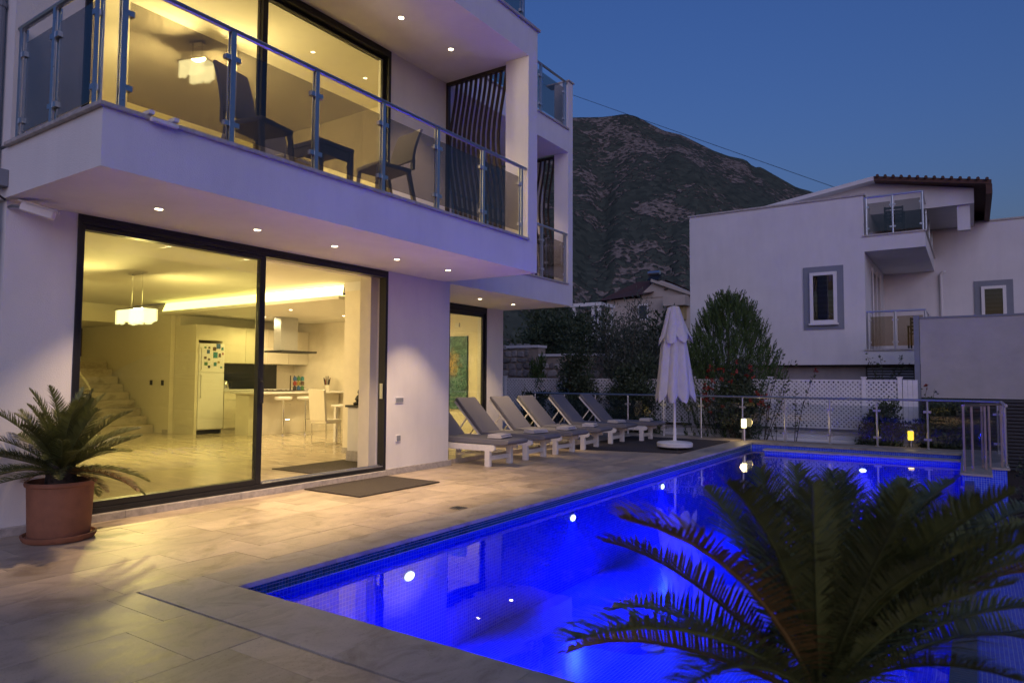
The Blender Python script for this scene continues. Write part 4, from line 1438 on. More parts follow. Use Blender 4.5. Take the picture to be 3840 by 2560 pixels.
def cycad(loc, label, fronds, trunk_h, trunk_r, name='cycad'):
    t = thing(name, label, 'palm', loc)
    x, y, z = loc
    tk = MB().lathe((x, y, z), [(trunk_r * .95, 0), (trunk_r * 1.1, trunk_h * .4), (trunk_r, trunk_h * .8), (trunk_r * .5, trunk_h), (.01, trunk_h + .03)], 16)
    rnd = random.Random(11)
    for i in range(60):
        a, h = rnd.uniform(0, 6.28), rnd.uniform(.02, trunk_h)
        p = Vector((x + trunk_r * math.cos(a), y + trunk_r * math.sin(a), z + h))
        d = Vector((math.cos(a), math.sin(a), .8))
        s_ = Vector((-math.sin(a), math.cos(a), 0)) * .018
        tk.add([p - s_, p + s_, p + d * .045], [(0, 1, 2)])
    tk.build('trunk', m_trunk, t)
    for (az, el, ln, kind, dry) in fronds:
        o = bpy.data.objects.new('frond', FRD[kind] if dry else FRM[kind])
        COL.objects.link(o)
        o.parent = t
        o.location = (.03 * math.cos(rad(az)), .03 * math.sin(rad(az)), trunk_h * (.80 + .2 * el / 90))
        o.rotation_euler = Matrix.Rotation(rad(az), 3, 'Z').to_4x4().to_euler() if False else (rnd.uniform(-.25, .25), -rad(el), rad(az))
        o.scale = (ln, ln, ln)
    return t


def spread(n_, seed, lmin, lmax, tiers):
    """golden-angle whorls: outer leaves lie lower"""
    rnd = random.Random(seed)
    out_ = []
    for i in range(n_):
        q = i / (n_ - 1)
        el = tiers[0] + (tiers[1] - tiers[0]) * (1 - q)
        az = (i * 137.5 + rnd.uniform(-12, 12)) % 360
        out_.append((az, el + rnd.uniform(-7, 7), rnd.uniform(lmin, lmax), rnd.choice((0, 1, 2, 3)), q < .16 and rnd.random() < .5))
    return out_


pot_c = (-6.60, 2.82)
pot = thing('flower_pot', 'large round terracotta pot and saucer by the left of the door', 'flower pot', (*pot_c, 0))
MB().lathe((*pot_c, .003), [(0.258, 0), (0.275, .02), (0.283, .05), (0.267, .053), (0.250, .033)], 40).build('saucer', m_terra, pot, smooth='auto')
MB().lathe((*pot_c, .036), [(0.226, 0), (0.234, .02), (0.248, .36), (0.251, .425), (0.264, .43), (0.269, .448), (0.264, .465), (0.244, .465), (0.234, .36), (0.230, .28)], 44, cap=False).build('pot_body', m_terra, pot, smooth='auto')
MB().lathe((*pot_c, .37), [(0.235, 0), (0.164, .03), (0.01, .05)], 24).build('soil', m_soil, pot)
cycad((*pot_c, .39), 'feathery cycad palm growing in the terracotta pot', spread(56, 2, .55, .80, (74, -24)), .24, .11)

fpc = (-0.354, 1.988)
pot2 = thing('flower_pot', 'terracotta pot below the foreground palm, under the picture edge', 'flower pot', (*fpc, -.02))
MB().lathe((*fpc, -.015), [(.20, 0), (.25, .33), (.27, .34), (.27, .38), (.24, .38), (.22, .30)], 36, cap=False).build('pot_body', m_terra, pot2, smooth='auto')
MB().lathe((*fpc, .28), [(.225, 0), (.01, .04)], 24).build('soil', m_soil, pot2)
FG = [(-109, 45, 0.88, 2, True), (156, 11, 0.91, 0, True), (154, 6, 0.89, 2, False), (-115, 28, 0.87, 2, False), (165, -2, 0.95, 2, True), (-105, 25, 0.67, 2, False), (131, 19, 0.86, 1, False), (-97, 36, 0.85, 1, False), (112, 20, 0.89, 3, False), (107, 20, 0.91, 3, False), (93, 18, 0.87, 3, False), (91, 18, 0.93, 3, False), (-80, 38, 0.77, 3, False), (82, 17, 0.93, 3, False), (-57, 40, 0.73, 3, False), (71, 18, 0.94, 1, False), (67, 16, 0.91, 3, False), (-35, 41, 0.76, 1, False), (-51, 40, 0.7, 1, False), (-64, 37, 0.69, 3, False), (59, 13, 1.06, 1, False), (-24, 35, 0.73, 1, False), (57, 20, 1.06, 2, True), (33, 30, 0.62, 2, False), (57, 7, 1.01, 2, False), (-29, 33, 0.52, 2, False), (130, -10, 0.71, 2, False), (-64, 30, 0.46, 2, False), (-39, 44, 0.67, 0, False), (62, 13, 0.88, 1, False), (-50, 36, 0.63, 1, False), (97, 18, 0.93, 3, False), (88, 17, 0.88, 3, False), (77, 15, 0.99, 3, False), (68, 19, 1.0, 1, False), (59, 14, 0.94, 1, False), (-32, 38, 0.62, 0, False), (-27, 40, 0.68, 0, False), (118, 14, 0.77, 1, False)]
cycad((*fpc, .30), 'large dark cycad palm in the foreground, over the pool', FG, .33, .10)

# --- wall fittings on the villa
cc = thing('security_camera', 'white bullet camera under the balcony at the left villa corner', 'camera', (-7.05, 2.6, 2.9))
MB().beam((-6.95, 2.56, 2.90), (-6.80, 2.76, 2.83), .085, .075).build('camera_body', m_whitepl, cc, bevel=.008)
MB().beam((-6.955, 2.55, 2.945), (-6.78, 2.785, 2.865), .10, .012).build('sun_hood', m_whitepl, cc)
MB().tube([(-7.09, 2.52, 2.90), (-7.02, 2.52, 2.90), (-6.93, 2.58, 2.89)], .018, 8).build('bracket', m_steel, cc)
jb = thing('junction_box', 'grey junction box on the left villa corner above the camera', 'junction box', (-7.0, 2.45, 3.1))
B(-7.08, -6.96, 2.36, 2.459, 3.05, 3.20).build('box', m_fas, jb, bevel=.006)
MB().tube([(-7.02, 2.41, 3.05), (-7.02, 2.40, 2.98), (-7.05, 2.47, 2.95)], .01, 6).build('cable', m_black, jb)
dp = thing('downpipe', 'grey rain pipe running up the left villa corner', 'pipe', (-7.2, 2.42, 0))
MB().tube([(-7.16, 2.40, 0), (-7.16, 2.40, 6.1)], .045, 12).build('pipe', m_fas, dp)
for z in (.8, 2.7, 4.7):
    MB().lathe((-7.16, 2.40, z), [(.055, 0), (.055, .04)], 12).build('pipe_clip', m_fas, dp)
for nm, lb, a in (('wall_socket', 'double grey wall switch on the white wall beside the door', (WX, WX + .012, 7.485, 7.665, 1.03, 1.12)), ('wall_socket', 'single grey wall socket low on the wall beside the door', (WX, WX + .012, 7.51, 7.615, .46, .565))):
    t = thing(nm, lb, 'socket', (WX, (a[2] + a[3]) / 2, a[4]))
    B(*a).build('plate', m_whitepl, t, bevel=.004)
    k = 2 if 'double' in lb else 1
    for i in range(k):
        w_ = (a[3] - a[2] - .02) / k
        B(WX + .0121, WX + .016, a[2] + .012 + w_ * i, a[2] + .012 + w_ * i + w_ - .006, a[4] + .014, a[5] - .014).build('insert', m_fas, t)
for yy in (2.99,):
    t = thing('balcony_clip', 'small pale bracket clipped on the balcony nosing near its left corner', 'bracket', (FX, yy, SL))
    B(FX + .036, FX + .075, yy - .20, yy + .02, SL - .05, SL - .02).build('bar', m_whitewood, t, bevel=.004)
    for q in (-.20, .0):
        B(FX - .03, FX + .075, yy + q - .02, yy + q + .02, SL + .001, SL + .03).build('clip', m_whitewood, t)

# ================================================================ BEYOND THE TERRACE
# raised garden bed, low wall, lattice fence
gb = B(-14.5, -.8, 16.96, 18.0, -1.6, -.22).build('garden_bed', m_soil)
tag(gb, kind='structure')
lw = thing('garden_wall', 'low grey garden wall under the lattice fence', 'wall', (-6, 18.1, -1.6))
B(-14.5, -1.0, 18.02, 18.30, -1.6, .12).build('wall_body', m_white, lw)
B(-14.5, -1.0, 17.98, 18.32, .12, .17).build('wall_cap', m_sill, lw)
B(-14.5, -1.0, 17.60, 17.98, -1.6, -.08).build('wall_step', m_white, lw)
lf = thing('lattice_fence', 'white diagonal lattice fence between the pool garden and the neighbour house', 'fence', (-6, 18.1, .17))
posts = [-12.4, -10.35, -8.28, -6.25, -4.26, -2.14, -1.40]
m_latt = mat('white_lattice_paint', (.74, .73, .72), .6, var=.08, scale=8)
for x_ in posts:
    B(x_ - .045, x_ + .045, 18.06, 18.15, .171, 1.46).build('post', m_latt, lf)
    B(x_ - .06, x_ + .06, 18.045, 18.165, 1.461, 1.49).build('post_cap', m_latt, lf)
for i in range(len(posts) - 1):
    xa, xb, za, zb = posts[i] + .046, posts[i + 1] - .046, .24, 1.42
    B(xa, xb, 18.075, 18.135, zb - .04, zb).build('top_rail', m_latt, lf)
    B(xa, xb, 18.075, 18.135, za, za + .04).build('bottom_rail', m_latt, lf)
    mb = MB()
    pitch = .105
    for s_ in (1, -1):
        c = xa - (zb - za)
        while c < xb + (zb - za):
            p0, p1 = (c, za + .04), (c + (zb - za - .08), zb - .04)
            x0_, x1_ = p0[0], p1[0]
            a0, a1 = max(x0_, xa), min(x1_, xb)
            if a1 - a0 > .02:
                z0_ = p0[1] + (a0 - x0_)
                z1_ = p0[1] + (a1 - x0_)
                if s_ < 0:
                    z0_, z1_ = za + zb - z0_, za + zb - z1_
                yy = 18.10 + .008 * s_
                mb.beam((a0, yy, z0_), (a1, yy, z1_), .012, .040)
            c += pitch
    mb.build('lattice', m_latt, lf, kind='stuff')
gd = thing('side_gate', 'narrow white board gate at the right end of the lattice fence', 'gate', (-1.2, 18.1, .1))
for i in range(3):
    B(-1.34 + .10 * i, -1.245 + .10 * i, 18.08, 18.12, .12, 1.42).build('board', m_latt, gd)

# screen wall and slatted fence at the right
scn = thing('screen_wall', 'tall plain grey screen wall with a dark post at the right', 'wall', (0.5, 18.55, 0))
B(-1.0, 3.4, 18.50, 18.60, 1.03, 2.84).build('panel', mat('grey_render', (.40, .385, .37), .85, var=.08, scale=3, bump=.3, bscale=120), scn)
B(-1.0, 3.4, 18.48, 18.62, 2.84, 2.88).build('panel_cap', m_fas, scn)
B(-1.12, -1.01, 18.46, 18.60, -1.6, 2.92).build('post', m_fas, scn)
sf = thing('slat_fence', 'dark horizontal slat fence below the grey screen wall', 'fence', (0.5, 18.4, -1.6))
for x_ in (-.95, .2, 1.4, 2.6, 3.3):
    B(x_ - .03, x_ + .03, 18.42, 18.48, -1.6, 1.02).build('post', m_black, sf)
m_slat = mat('dark_slat_paint', (.030, .036, .042), .35, var=.2, scale=20)
for i in range(20):
    z = -.50 + .076 * i
    B(-1.0, 3.4, 18.36, 18.415, z, z + .052).build('slat', m_slat, sf)
B(-1.0, 3.4, 18.49, 18.495, -1.6, 1.02).build('backing', m_black, sf)

# rubble stone wall
rw = thing('stone_wall', 'rubble stone retaining wall with a pale cap, left behind the trees', 'wall', (-12.3, 19.3, -1.6))
B(-16.0, -11.75, 19.06, 19.5, -1.6, 2.42).build('wall_core', m_mortar, rw)
B(-11.75, -9.6, 19.06, 19.5, -1.6, 2.12).build('wall_core', m_mortar, rw)
B(-16.0, -11.72, 19.0, 19.55, 2.42, 2.50).build('cap_stone', m_whitepl, rw)
B(-11.72, -9.6, 19.0, 19.55, 2.12, 2.20).build('cap_stone', m_whitepl, rw)
rnd = random.Random(21)


def rock(cx, cz, w, h, d):
    n_ = rnd.randint(6, 8)
    vs, fs = [], []
    for ring, (sc_, yy) in enumerate(((1.0, 19.06), (.97, 19.06 - d * .6), (.70, 19.06 - d))):
        for k_ in range(n_):
            a = 2 * math.pi * k_ / n_ + .3
            q = 1 + .14 * math.sin(k_ * 2.3 + cx * 9)
            vs.append((cx + math.copysign(abs(math.cos(a)) ** .7, math.cos(a)) * w / 2 * sc_ * q, yy, cz + math.copysign(abs(math.sin(a)) ** .7, math.sin(a)) * h / 2 * sc_ * q))
    for r_ in range(2):
        for k_ in range(n_):
            fs.append((r_ * n_ + k_, r_ * n_ + (k_ + 1) % n_, (r_ + 1) * n_ + (k_ + 1) % n_, (r_ + 1) * n_ + k_))
    fs.append(tuple(2 * n_ + k_ for k_ in range(n_)))
    return MB().add(vs, fs).build('stone', m_stone, rw)


z = .35
while z < 2.35:
    h = rnd.uniform(.17, .27)
    x = -13.6 + rnd.uniform(0, .1)
    while x < -9.7:
        w = rnd.uniform(.17, .42)
        if not (x + w > -11.8 and z + h > 2.10):
            rock(x + w / 2, z + h / 2 + rnd.uniform(-.02, .02), w * .93, h * .92, rnd.uniform(.03, .07))
        x += w
    z += h


# ---------------------------------------------------------------- plants
def leaf_mass(centres, n, size, seed, upright=.3, narrow=.45):
    """n single leaves spread through blobs (x, y, z, rx, ry, rz)"""
    rnd = np.random.default_rng(seed)
    vol = np.array([c[3] * c[4] * c[5] for c in centres]) ** .75
    cnt = rnd.multinomial(n, vol / vol.sum())
    vs, fs = [], []
    for c, k in zip(centres, cnt):
        d = rnd.normal(size=(k, 3))
        d /= np.linalg.norm(d, axis=1)[:, None]
        r = rnd.random(k) ** .42 * (1 + .18 * rnd.normal(size=k))
        P = np.array(c[:3]) + d * r[:, None] * np.array(c[3:6])
        ax = d * .7 + rnd.normal(size=(k, 3)) * .6 + np.array([0, 0, upright * 2])
        ax /= np.linalg.norm(ax, axis=1)[:, None]
        sd = np.cross(ax, rnd.normal(size=(k, 3)))
        sd /= np.linalg.norm(sd, axis=1)[:, None]
        s_ = size * rnd.uniform(.6, 1.3, k)[:, None]
        for p, a, q, l in zip(P, ax, sd, s_):
            i = len(vs)
            vs += [p - a * l * .5, p + q * l * narrow * .5, p + a * l * .5, p - q * l * narrow * .5]
            fs.append((i, i + 1, i + 2, i + 3))
    return MB().add(vs, fs)


def limbs(base, tips, r0):
    mb = MB()
    b_ = Vector(base)
    for tp in tips:
        t_ = Vector(tp)
        m_ = b_.lerp(t_, .5) + Vector((random.uniform(-.12, .12), random.uniform(-.1, .1), .08))
        mb.tube([b_, m_, t_], [r0, r0 * .6, r0 * .2], 6)
    return mb


def bush(name, label, cat, x, y, z0, zt, rx, n, size, m, seed, group=None, upright=.3, narrow=.45, nb=9):
    rnd = random.Random(seed)
    t = thing(name, label, cat, (x, y, z0), 0, group)
    cs = []
    H = zt - z0
    for i in range(nb):
        q = (i + .5) / nb
        zc = z0 + H * (.22 + .70 * q)
        w = rx * (1 - .55 * abs(q - .35) ** 1.2)
        a = i * 2.4
        rr = rnd.uniform(.15, .62) * w
        cs.append((x + rr * math.cos(a), y + rr * .7 * math.sin(a), zc, w * rnd.uniform(.35, .6), w * rnd.uniform(.35, .55), H * rnd.uniform(.10, .20)))
    limbs((x, y, z0), [c[:3] for c in cs], .045).build('trunk', m_bark, t)
    leaf_mass(cs, n, size, seed, upright, narrow).build('crown', m, t)
    return t


G = 'garden shrubs and trees behind the railing'
bush('olive_tree', 'grey green olive tree with loose upright twigs behind the loungers', 'tree', -8.65, 18.75, -1.0, 3.75, 1.35, 9000, .11, m_olive, 1, G, .5, .28, 14)
bush('shrub_tree', 'dark leafy tree beside the villa corner, under its overhang', 'tree', -12.3, 20.2, -1.0, 3.75, 1.7, 9000, .13, m_leaf, 2, G)
bush('shrub_tree', 'dark leafy tree behind the stone wall, left of the olive', 'tree', -10.4, 20.3, -1.0, 3.5, 1.5, 8000, .13, m_leaf, 3, G)
bush('shrub_tree', 'dense dark tree just left of the closed parasol', 'tree', -7.25, 19.0, -1.0, 3.15, 1.25, 9000, .11, m_olive, 4, G, .5, .3, 12)
bush('hedge_shrub', 'round dark shrub behind the third and fourth loungers', 'shrub', -9.55, 17.5, -.5, 2.3, 1.05, 7000, .10, m_leaf, 5, G)
bush('hedge_shrub', 'wide dark shrub behind the fifth lounger', 'shrub', -7.9, 17.6, -.5, 2.05, 1.1, 7000, .10, m_leaf, 6, G)
bush('conifer_shrub', 'small pointed conifer in front of the stone wall', 'shrub', -11.35, 18.35, -.4, 2.2, .55, 3500, .12, m_thuja, 7, G, .9, .25)
bush('hedge_shrub', 'low dark shrub right behind the villa pillar', 'shrub', -10.9, 17.4, -.5, 1.1, .8, 3500, .10, m_leaf, 8, G)
bush('flowering_shrub', 'dark shrub with red flowers below the big conifer', 'shrub', -4.95, 17.35, -.4, 1.85, .95, 5500, .09, m_leaf, 9, G)
bush('garden_shrub', 'low black green shrub beside the dim yellow lamp', 'shrub', -1.75, 17.6, -.5, .95, .65, 3500, .085, m_leaf, 10, G)
bush('garden_shrub', 'dark shrub at the right end of the glass railing', 'shrub', -.55, 17.75, -.6, 1.0, .7, 4000, .085, m_leaf, 11, G)
bush('ivy_shrub', 'dark ivy shrub spilling beside the tiled corner platform', 'shrub', 1.05, 14.3, -1.6, .35, .75, 5000, .075, m_leaf, 12, G)
bush('ivy_shrub', 'dark shrub at the right picture edge beyond the basin', 'shrub', 1.9, 12.0, -1.6, -.05, .9, 5000, .085, m_leaf, 13, G)
# clipped conifer with upright sprays
th = thing('conifer_tree', 'big bushy green conifer with upright sprays right of the parasol', 'tree', (-5.45, 18.6, -1.0), 0, G)
rnd = random.Random(33)
MB().tube([(-5.45, 18.6, -1.0), (-5.45, 18.6, 2.9)], [.10, .02], 8).build('trunk', m_bark, th)
vs, fs = [], []
for i in range(1300):
    q = rnd.random() ** .8
    a = rnd.uniform(0, 6.283)
    zc = -.6 + 4.0 * q
    R_ = 1.50 * (1 - max(0, (q - .36) / .64)) ** .50 * (.80 + .3 * math.sin(3 * a + 2) ** 2 * .6) + .05
    if q < .3:
        R_ *= .75 + .8 * q
    r_ = R_ * rnd.random() ** .35
    b_ = Vector((-5.45 + r_ * math.cos(a), 18.6 + r_ * math.sin(a), zc))
    ax = Vector((math.cos(a) * .38, math.sin(a) * .38, 1)).normalized()
    ln = rnd.uniform(.35, .75) * (.7 + .3 * (1 - q))
    for k_ in range(26):
        f = k_ / 26
        p = b_ + ax * ln * f
        d = (ax * 1.1 + Vector((rnd.gauss(0, .55), rnd.gauss(0, .55), .1)) * (1.05 - .6 * f)).normalized()
        s_ = d.cross(Vector((rnd.gauss(0, 1), rnd.gauss(0, 1), rnd.gauss(0, 1)))).normalized()
        l = .13 * (1.1 - .5 * f)
        j = len(vs)
        vs += [p, p + d * l * .5 + s_ * .011, p + d * l, p + d * l * .5 - s_ * .011]
        fs.append((j, j + 1, j + 2, j + 3))
MB().add(vs, fs).build('crown', m_thuja, th)
# red blossoms of the flowering shrub, each a small head of petals
rnd = random.Random(12)
fl_root = [o for o in bpy.data.objects if o.name.startswith('flowering_shrub')][0]
for i in range(44):
    a = rnd.uniform(2.6, 6.6)
    q = rnd.random()
    c = Vector((-4.95 + .85 * math.cos(a) * (1 - .3 * q), 17.30 + .55 * math.sin(a), .55 + 1.3 * q))
    mb = MB()
    for k_ in range(7):
        d = Vector((rnd.gauss(0, 1), rnd.gauss(0, 1) - .6, rnd.gauss(0, 1))).normalized()
        s_ = d.cross(Vector((rnd.gauss(0, 1), rnd.gauss(0, 1), rnd.gauss(0, 1)))).normalized()
        mb.add([c, c + d * .045 + s_ * .028, c + d * .075, c + d * .045 - s_ * .028], [(0, 1, 2, 3)])
    mb.build('blossom', m_red, fl_root)


def stem_plant(label, x, y, z0, pts, seed, n=26, size=.09, red=True):
    """thin branching stems with sparse leaves"""
    t = thing('climbing_rose', label, 'plant', (x, y, z0), 0, 'thin stemmed plants by the railing')
    rnd = random.Random(seed)
    st_, lf_ = MB(), MB()
    for p in pts:
        e_ = Vector(p)
        b_ = Vector((x, y, z0))
        m_ = b_.lerp(e_, .5) + Vector((rnd.uniform(-.1, .1), 0, .12))
        path = [b_, b_.lerp(m_, .6) + Vector((0, 0, .03)), m_, m_.lerp(e_, .55) + Vector((0, 0, .03)), e_]
        st_.tube(path, [.012, .010, .008, .006, .003], 5)
        for k_ in range(n):
            q = .25 + .75 * k_ / n
            f = q * 4
            j = min(3, int(f))
            c = path[j].lerp(path[j + 1], f - j) + Vector((rnd.gauss(0, .05), rnd.gauss(0, .05), rnd.gauss(0, .05)))
            d = Vector((rnd.gauss(0, 1), rnd.gauss(0, 1), rnd.gauss(0, 1))).normalized()
            s_ = d.cross(Vector((rnd.gauss(0, 1), rnd.gauss(0, 1), rnd.gauss(0, 1)))).normalized()
            l = size * rnd.uniform(.6, 1.2)
            lf_.add([c, c + d * l * .5 + s_ * l * .32, c + d * l, c + d * l * .5 - s_ * l * .32], [(0, 1, 2, 3)])
    st_.build('stem', m_bark, t)
    lf_.build('leaves', m_leaf, t)
    if red:
        c = Vector(pts[0])
        mb = MB()
        for k_ in range(12):
            d = Vector((rnd.gauss(0, 1), rnd.gauss(0, 1), rnd.gauss(0, 1))).normalized()
            s_ = d.cross(Vector((rnd.gauss(0, 1), rnd.gauss(0, 1), 1))).normalized()
            mb.add([c, c + d * .05 + s_ * .03, c + d * .08, c + d * .05 - s_ * .03], [(0, 1, 2, 3)])
        mb.build('blossom', m_red, t)


stem_plant('leaning stem with a red tip in front of the lattice', -3.55, 17.3, -.3, [(-3.05, 17.3, 1.62), (-3.5, 17.3, 1.2)], 3, 30, .08)
stem_plant('sparse twiggy plant rising right of the big conifer', -4.35, 17.7, -.3, [(-3.85, 17.7, 2.10), (-3.65, 17.7, 1.90), (-4.0, 17.7, 1.75), (-3.7, 17.7, 1.55)], 4, 26, .09, False)
stem_plant('small sapling standing before the low garden wall', -3.95, 17.2, -.3, [(-3.95, 17.2, .42), (-4.05, 17.2, .3)], 5, 14, .07, False)
stem_plant('twiggy plant on the neighbour ledge by the dark vent', -2.1, 20.6, .8, [(-2.35, 20.6, 2.05), (-2.05, 20.6, 2.1), (-1.5, 20.6, 2.0), (-1.35, 20.6, 1.85)], 6, 24, .09, False)
stem_plant('tall thin rose right of the side gate', -1.0, 18.0, -.3, [(-.86, 18.0, 1.28), (-.72, 18.0, 1.22)], 7, 22, .07)

# ================================================================ NEIGHBOUR HOUSE
nh = thing('neighbour_house', 'white three storey neighbour house with grey window surrounds and a tiled roof', 'house', (-4, 24, -1.6))
m_nw = mat('neighbour_render', (.66, .65, .65), .8, var=.05, scale=1.2, bump=.3, bscale=90, streak=.05)
m_rtile = mat('clay_roof_tile', (.085, .04, .028), .8, var=.3, scale=6, bump=.4, bscale=30)
NY, NY2 = 21.0, 26.0


def nb(name, m, *a, **k):
    return B(*a).build(name, m, nh, **k)


nb('wall', m_nw, -7.34, -2.40, NY, 33, 1.84, 6.52)
nb('lower_wall', mat('shade_darkened_render', (.30, .29, .30), .85, var=.08, scale=2, streak=.15), -7.30, -1.10, NY + .35, 33, -1.6, 1.80)  # recessed lower wall: shade under the overhang is put into its grey
nb('wall', m_nw, -2.40, 6.5, NY2, 33, -1.6, 6.40)
nb('soffit_band', m_black, -7.30, -1.10, NY + .12, NY + .34, 1.80, 1.839)
nb('parapet_cap', m_sill, -7.38, -2.36, NY - .04, NY + .25, 6.52, 6.57)
nb('parapet_cap', m_sill, -.20, 6.5, NY2 - .04, NY2 + .25, 6.40, 6.45)
# gable roof behind the parapet
MB().prism([(-7.0, 6.52), (-2.25, 7.22), (0.15, 6.72), (0.15, 6.3), (-7.0, 6.3)], 'y', 22.6, 32.9).build('gable_wall', m_nw, nh)
MB().prism([(-7.5, 6.55), (-2.25, 7.34), (-2.25, 7.22), (-7.5, 6.45)], 'y', 22.2, 33).build('roof_slope', m_nw, nh)
rs = MB().prism([(-2.25, 7.34), (0.55, 6.80), (0.55, 6.68), (-2.25, 7.21)], 'y', 22.2, 33).build('roof_slope', m_rtile, nh)
for i in range(14):
    q0 = i / 14
    xa = -2.25 + 2.8 * q0
    za = 7.345 - .54 * q0
    MB().tube([(xa + .1, 22.12, za - .02), (xa + .1, 33, za - .02)], .042, 8).build('roof_tile', m_rtile, rs)
nb('eave_beam', m_rtile, .42, .56, 22.1, 33, 6.40, 6.66)
nb('eave_post', m_nw, -.25, .05, 22.7, 22.9, 5.6, 6.6)


def house_window(x0, x1, z0, z1, y, th, name='window'):
    w = B(x0, x1, y - .03, y + .01, z0, z1).build(name, m_fas, nh)
    a, b_ = x0 + th, x1 - th
    c, d = z0 + th, z1 - th
    fm = MB()
    f_ = .09
    fm.box(a, a + f_, y - .075, y - .0301, c, d).box(b_ - f_, b_, y - .075, y - .0301, c, d).box(a + f_, b_ - f_, y - .075, y - .0301, c, c + f_).box(a + f_, b_ - f_, y - .075, y - .0301, d - f_, d)
    fm.build('frame', m_whitepl, w, bevel=.005)
    B(a - .03, b_ + .03, y - .12, y - .031, c - .05, c - .001).build('sill', m_whitepl, w)
    g = B(a + f_, b_ - f_, y - .045, y - .036, c + f_, d - f_).build('pane', m_npane, w)
    for i in range(9):
        zz = c + f_ + (d - c - 2 * f_) * (i + .5) / 9
        B(a + f_, b_ - f_, y - .0355, y - .031, zz - .05, zz + .035).build('blind_slat', m_blind, w)


m_npane = glass('neighbour_window_glass', (.5, .5, .52), 1.5, extra=.04)
m_blind = mat('grey_blind', (.10, .10, .11), .6)
house_window(-3.985, -2.935, 2.84, 4.63, NY, .17)
house_window(.10, 1.10, 2.85, 4.54, NY2, .18)
# balconies in the recess between the two wings
for z0, z1, zr, lb in ((4.95, 5.40, 6.45, 'upper'), (1.84, 2.26, 3.28, 'lower')):
    xr = -.95
    nb('balcony_slab', m_nw, -2.40, xr, NY + .0, NY2, z0, z1 - .04)
    nb('balcony_cap', m_sill, -2.44, xr + .04, NY - .04, NY + .30, z1 - .04, z1)
    nb('balcony_cap', m_sill, xr - .20, xr + .04, NY + .30, NY2, z1 - .04, z1)
    balustrade('glass_balustrade', 'glass balustrade of the neighbour %s balcony' % lb, 'balustrade', [(-2.38, NY + .05), (xr - .05, NY + .05), (xr - .05, NY2)], z1, zr, m_bglass,
               [(-2.34, NY + .05), (-1.70, NY + .05), (xr - .05, NY + .05), (xr - .05, NY + 1.7), (xr - .05, NY + 3.3), (xr - .05, NY2 - .1)], nrm=(0, 1, 0), sq=.055, gz=(.08, .88))
nb('balcony_post', m_nw, -1.25, -1.0, NY + .36, NY + .6, -1.6, 1.80)
MB().tube([(-.78, NY2 - .06, 1.2), (-.78, NY2 - .06, 4.82), (-.70, NY2 - .05, 4.9), (-.68, NY2 + .02, 4.92)], .045, 10).build('rain_pipe', m_nw, nh)
MB().box(-2.399, -2.36, 22.4, 24.4, 2.26, 4.6).build('balcony_door', m_npane, nh)
for yy in (22.4, 23.35, 24.3):
    B(-2.399, -2.34, yy, yy + .10, 2.26, 4.7).build('door_frame', m_whitepl, nh)
# vent louvre low on the wall
vt = thing('vent_louvre', 'dark slatted vent low on the neighbour house wall', 'vent', (-1.8, 21.3, 1.1))
B(-2.46, -1.28, 21.30, 21.349, 1.16, 1.79).build('frame', m_black, vt)
for i in range(8):
    B(-2.42, -1.32, 21.27, 21.30, 1.19 + .075 * i, 1.235 + .075 * i).build('louvre', m_fas, vt)
tag(B(-4.15, -3.08, 21.30, 21.349, 1.33, 1.42).build('wall_slot', m_black), 'narrow dark slot window low on the neighbour wall', 'slot')


def slat_chair(loc, rz, label):
    t = thing('garden_chair', label, 'chair', loc, rz, 'black slatted chairs on the neighbour balconies')
    for x_ in (-.22, .22):
        for y_ in (-.21, .21):
            MB().box(x_ - .02, x_ + .02, y_ - .02, y_ + .02, 0, .88 if y_ > 0 else .60).build('leg', m_black, t, local=True)
        B(x_ - .03, x_ + .03, -.23, .23, .60, .625).build('armrest', m_black, t, local=True)
    for i in range(5):
        B(-.20, .20, -.21 + .085 * i, -.145 + .085 * i, .41, .43).build('seat_slat', m_black, t, local=True)
    for i in range(4):
        B(-.20, .20, .20, .22, .50 + .10 * i, .57 + .10 * i).build('back_slat', m_black, t, local=True)


slat_chair((-1.70, 21.55, 5.40), rad(8), 'black slatted chair on the upper neighbour balcony')
slat_chair((-1.18, 21.55, 2.26), rad(-5), 'black slatted chair on the lower neighbour balcony')

# ================================================================ FAR HOUSES, WIRE
fh = thing('hillside_house', 'far cream house with a red tiled roof below the mountain', 'house', (-25, 62, 3))
m_cream = mat('cream_render', (.42, .38, .33), .85, var=.08, scale=.6)
B(-29.2, -20.9, 60, 68, 1.5, 9.0).build('wall', m_cream, fh)
MB().prism([(-25.6, 9.0), (-20.9, 9.0), (-20.9, 9.2), (-23.6, 10.5), (-24.4, 10.4), (-25.6, 9.4)], 'y', 59.9, 62.5).build('gable', m_cream, fh)
rr = MB().add([(-30.0, 59.4, 8.9), (-24.3, 59.4, 9.35), (-24.6, 63.5, 11.1), (-27.6, 63.5, 11.1), (-30.0, 68, 8.9), (-20.4, 68, 8.9)], [(0, 1, 2, 3), (0, 3, 4), (3, 2, 5, 4)]).build('roof', m_rtile, fh)
MB().beam((-24.5, 59.7, 10.55), (-20.6, 59.7, 9.0), .5, .25).build('verge', m_cream, fh)
MB().box(-23.0, -20.95, 58.6, 60, 8.0, 8.9).build('porch_fascia', m_cream, fh)
MB().box(-22.9, -21.3, 59.3, 60, 6.8, 8.0).build('porch', mat('ochre_render', (.34, .27, .13), .85), fh)
w = B(-26.0, -24.95, 59.93, 60.0, 6.9, 8.45).build('window', m_whitepl, fh)
B(-25.85, -25.1, 59.90, 59.929, 7.05, 8.3).build('pane', mat('far_window_pane', (.03, .045, .07), .1), w)
MB().lathe((-23.2, 59.85, 9.6), [(.18, 0), (.18, .1)], 10).build('vent', m_black, fh)
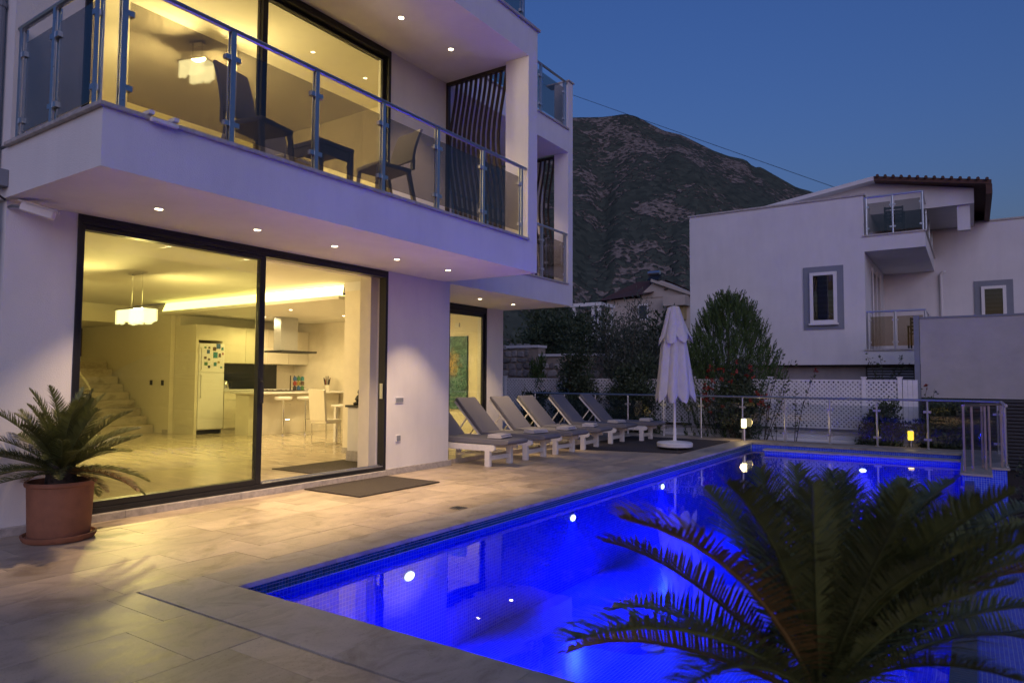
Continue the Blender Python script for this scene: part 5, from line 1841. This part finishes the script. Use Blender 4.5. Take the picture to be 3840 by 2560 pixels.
sh_ = thing('solar_heater', 'solar water heater tank and panel on the far red roof', 'solar heater', (-24.9, 62, 11))
MB().tube([(-25.8, 62.0, 11.6), (-24.6, 62.0, 11.6)], .22, 12).build('tank', m_steel, sh_)
MB().beam((-24.9, 60.9, 10.75), (-25.0, 62.0, 11.4), 1.1, .08).build('panel', m_black, sh_)
for x_ in (-25.6, -24.5):
    MB().tube([(x_, 62.0, 10.2), (x_, 62.0, 11.5)], .04, 6).build('strut', m_black, sh_)
pg = thing('white_pergola', 'small white framed structure between the trees and the villa', 'pergola', (-23.5, 45, 2))
for x_ in (-24.6, -23.0, -22.55):
    for y_ in (45, 47):
        B(x_ - .11, x_ + .11, y_ - .11, y_ + .11, 1.0, 6.75).build('post', m_whitepl, pg)
B(-24.9, -22.3, 44.8, 47.2, 6.75, 7.0).build('roof_slab', m_whitepl, pg)
B(-24.5, -23.1, 46.9, 46.95, 1.0, 6.6).build('wall_panel', mat('grey_green_panel', (.16, .22, .20), .7), pg)
wr = MB().tube([Vector((-62.0, 60, 46.1)).lerp(Vector((-5.0, 60, 14.86)), q) + Vector((0, 0, -0.05 * math.sin(math.pi * q))) for q in [i / 24 for i in range(25)]], .022, 5).build('power_line', m_black)
tag(wr, 'thin power line sagging across the sky above the mountain', 'cable')
rvt = MB().tube([(-6.0, 26.0, 6.5), (-6.0, 26.0, 7.25)], .05, 8).build('roof_pipe', m_black)
tag(rvt, 'short dark vent pipe on the neighbour flat roof', 'pipe')
for nm, lb, x_, y_, zt, rx, sd in (('hillside_tree', 'dark tree on the slope left of the far cream house', -20.0, 33, 6.4, 2.6, 41), ('hillside_tree', 'dark tree in front of the white pergola', -17.0, 30, 4.7, 2.4, 42), ('hillside_tree', 'dark tree below the far cream house window', -13.0, 30, 4.3, 2.6, 43),
                                   ('hillside_tree', 'dark tree behind the villa at the slope foot', -24.5, 33, 6.6, 3.0, 44)):
    bush(nm, lb, 'tree', x_, y_, -1.6, zt, rx, 6000, .26, m_leaf, sd, 'trees on the slope behind the garden')
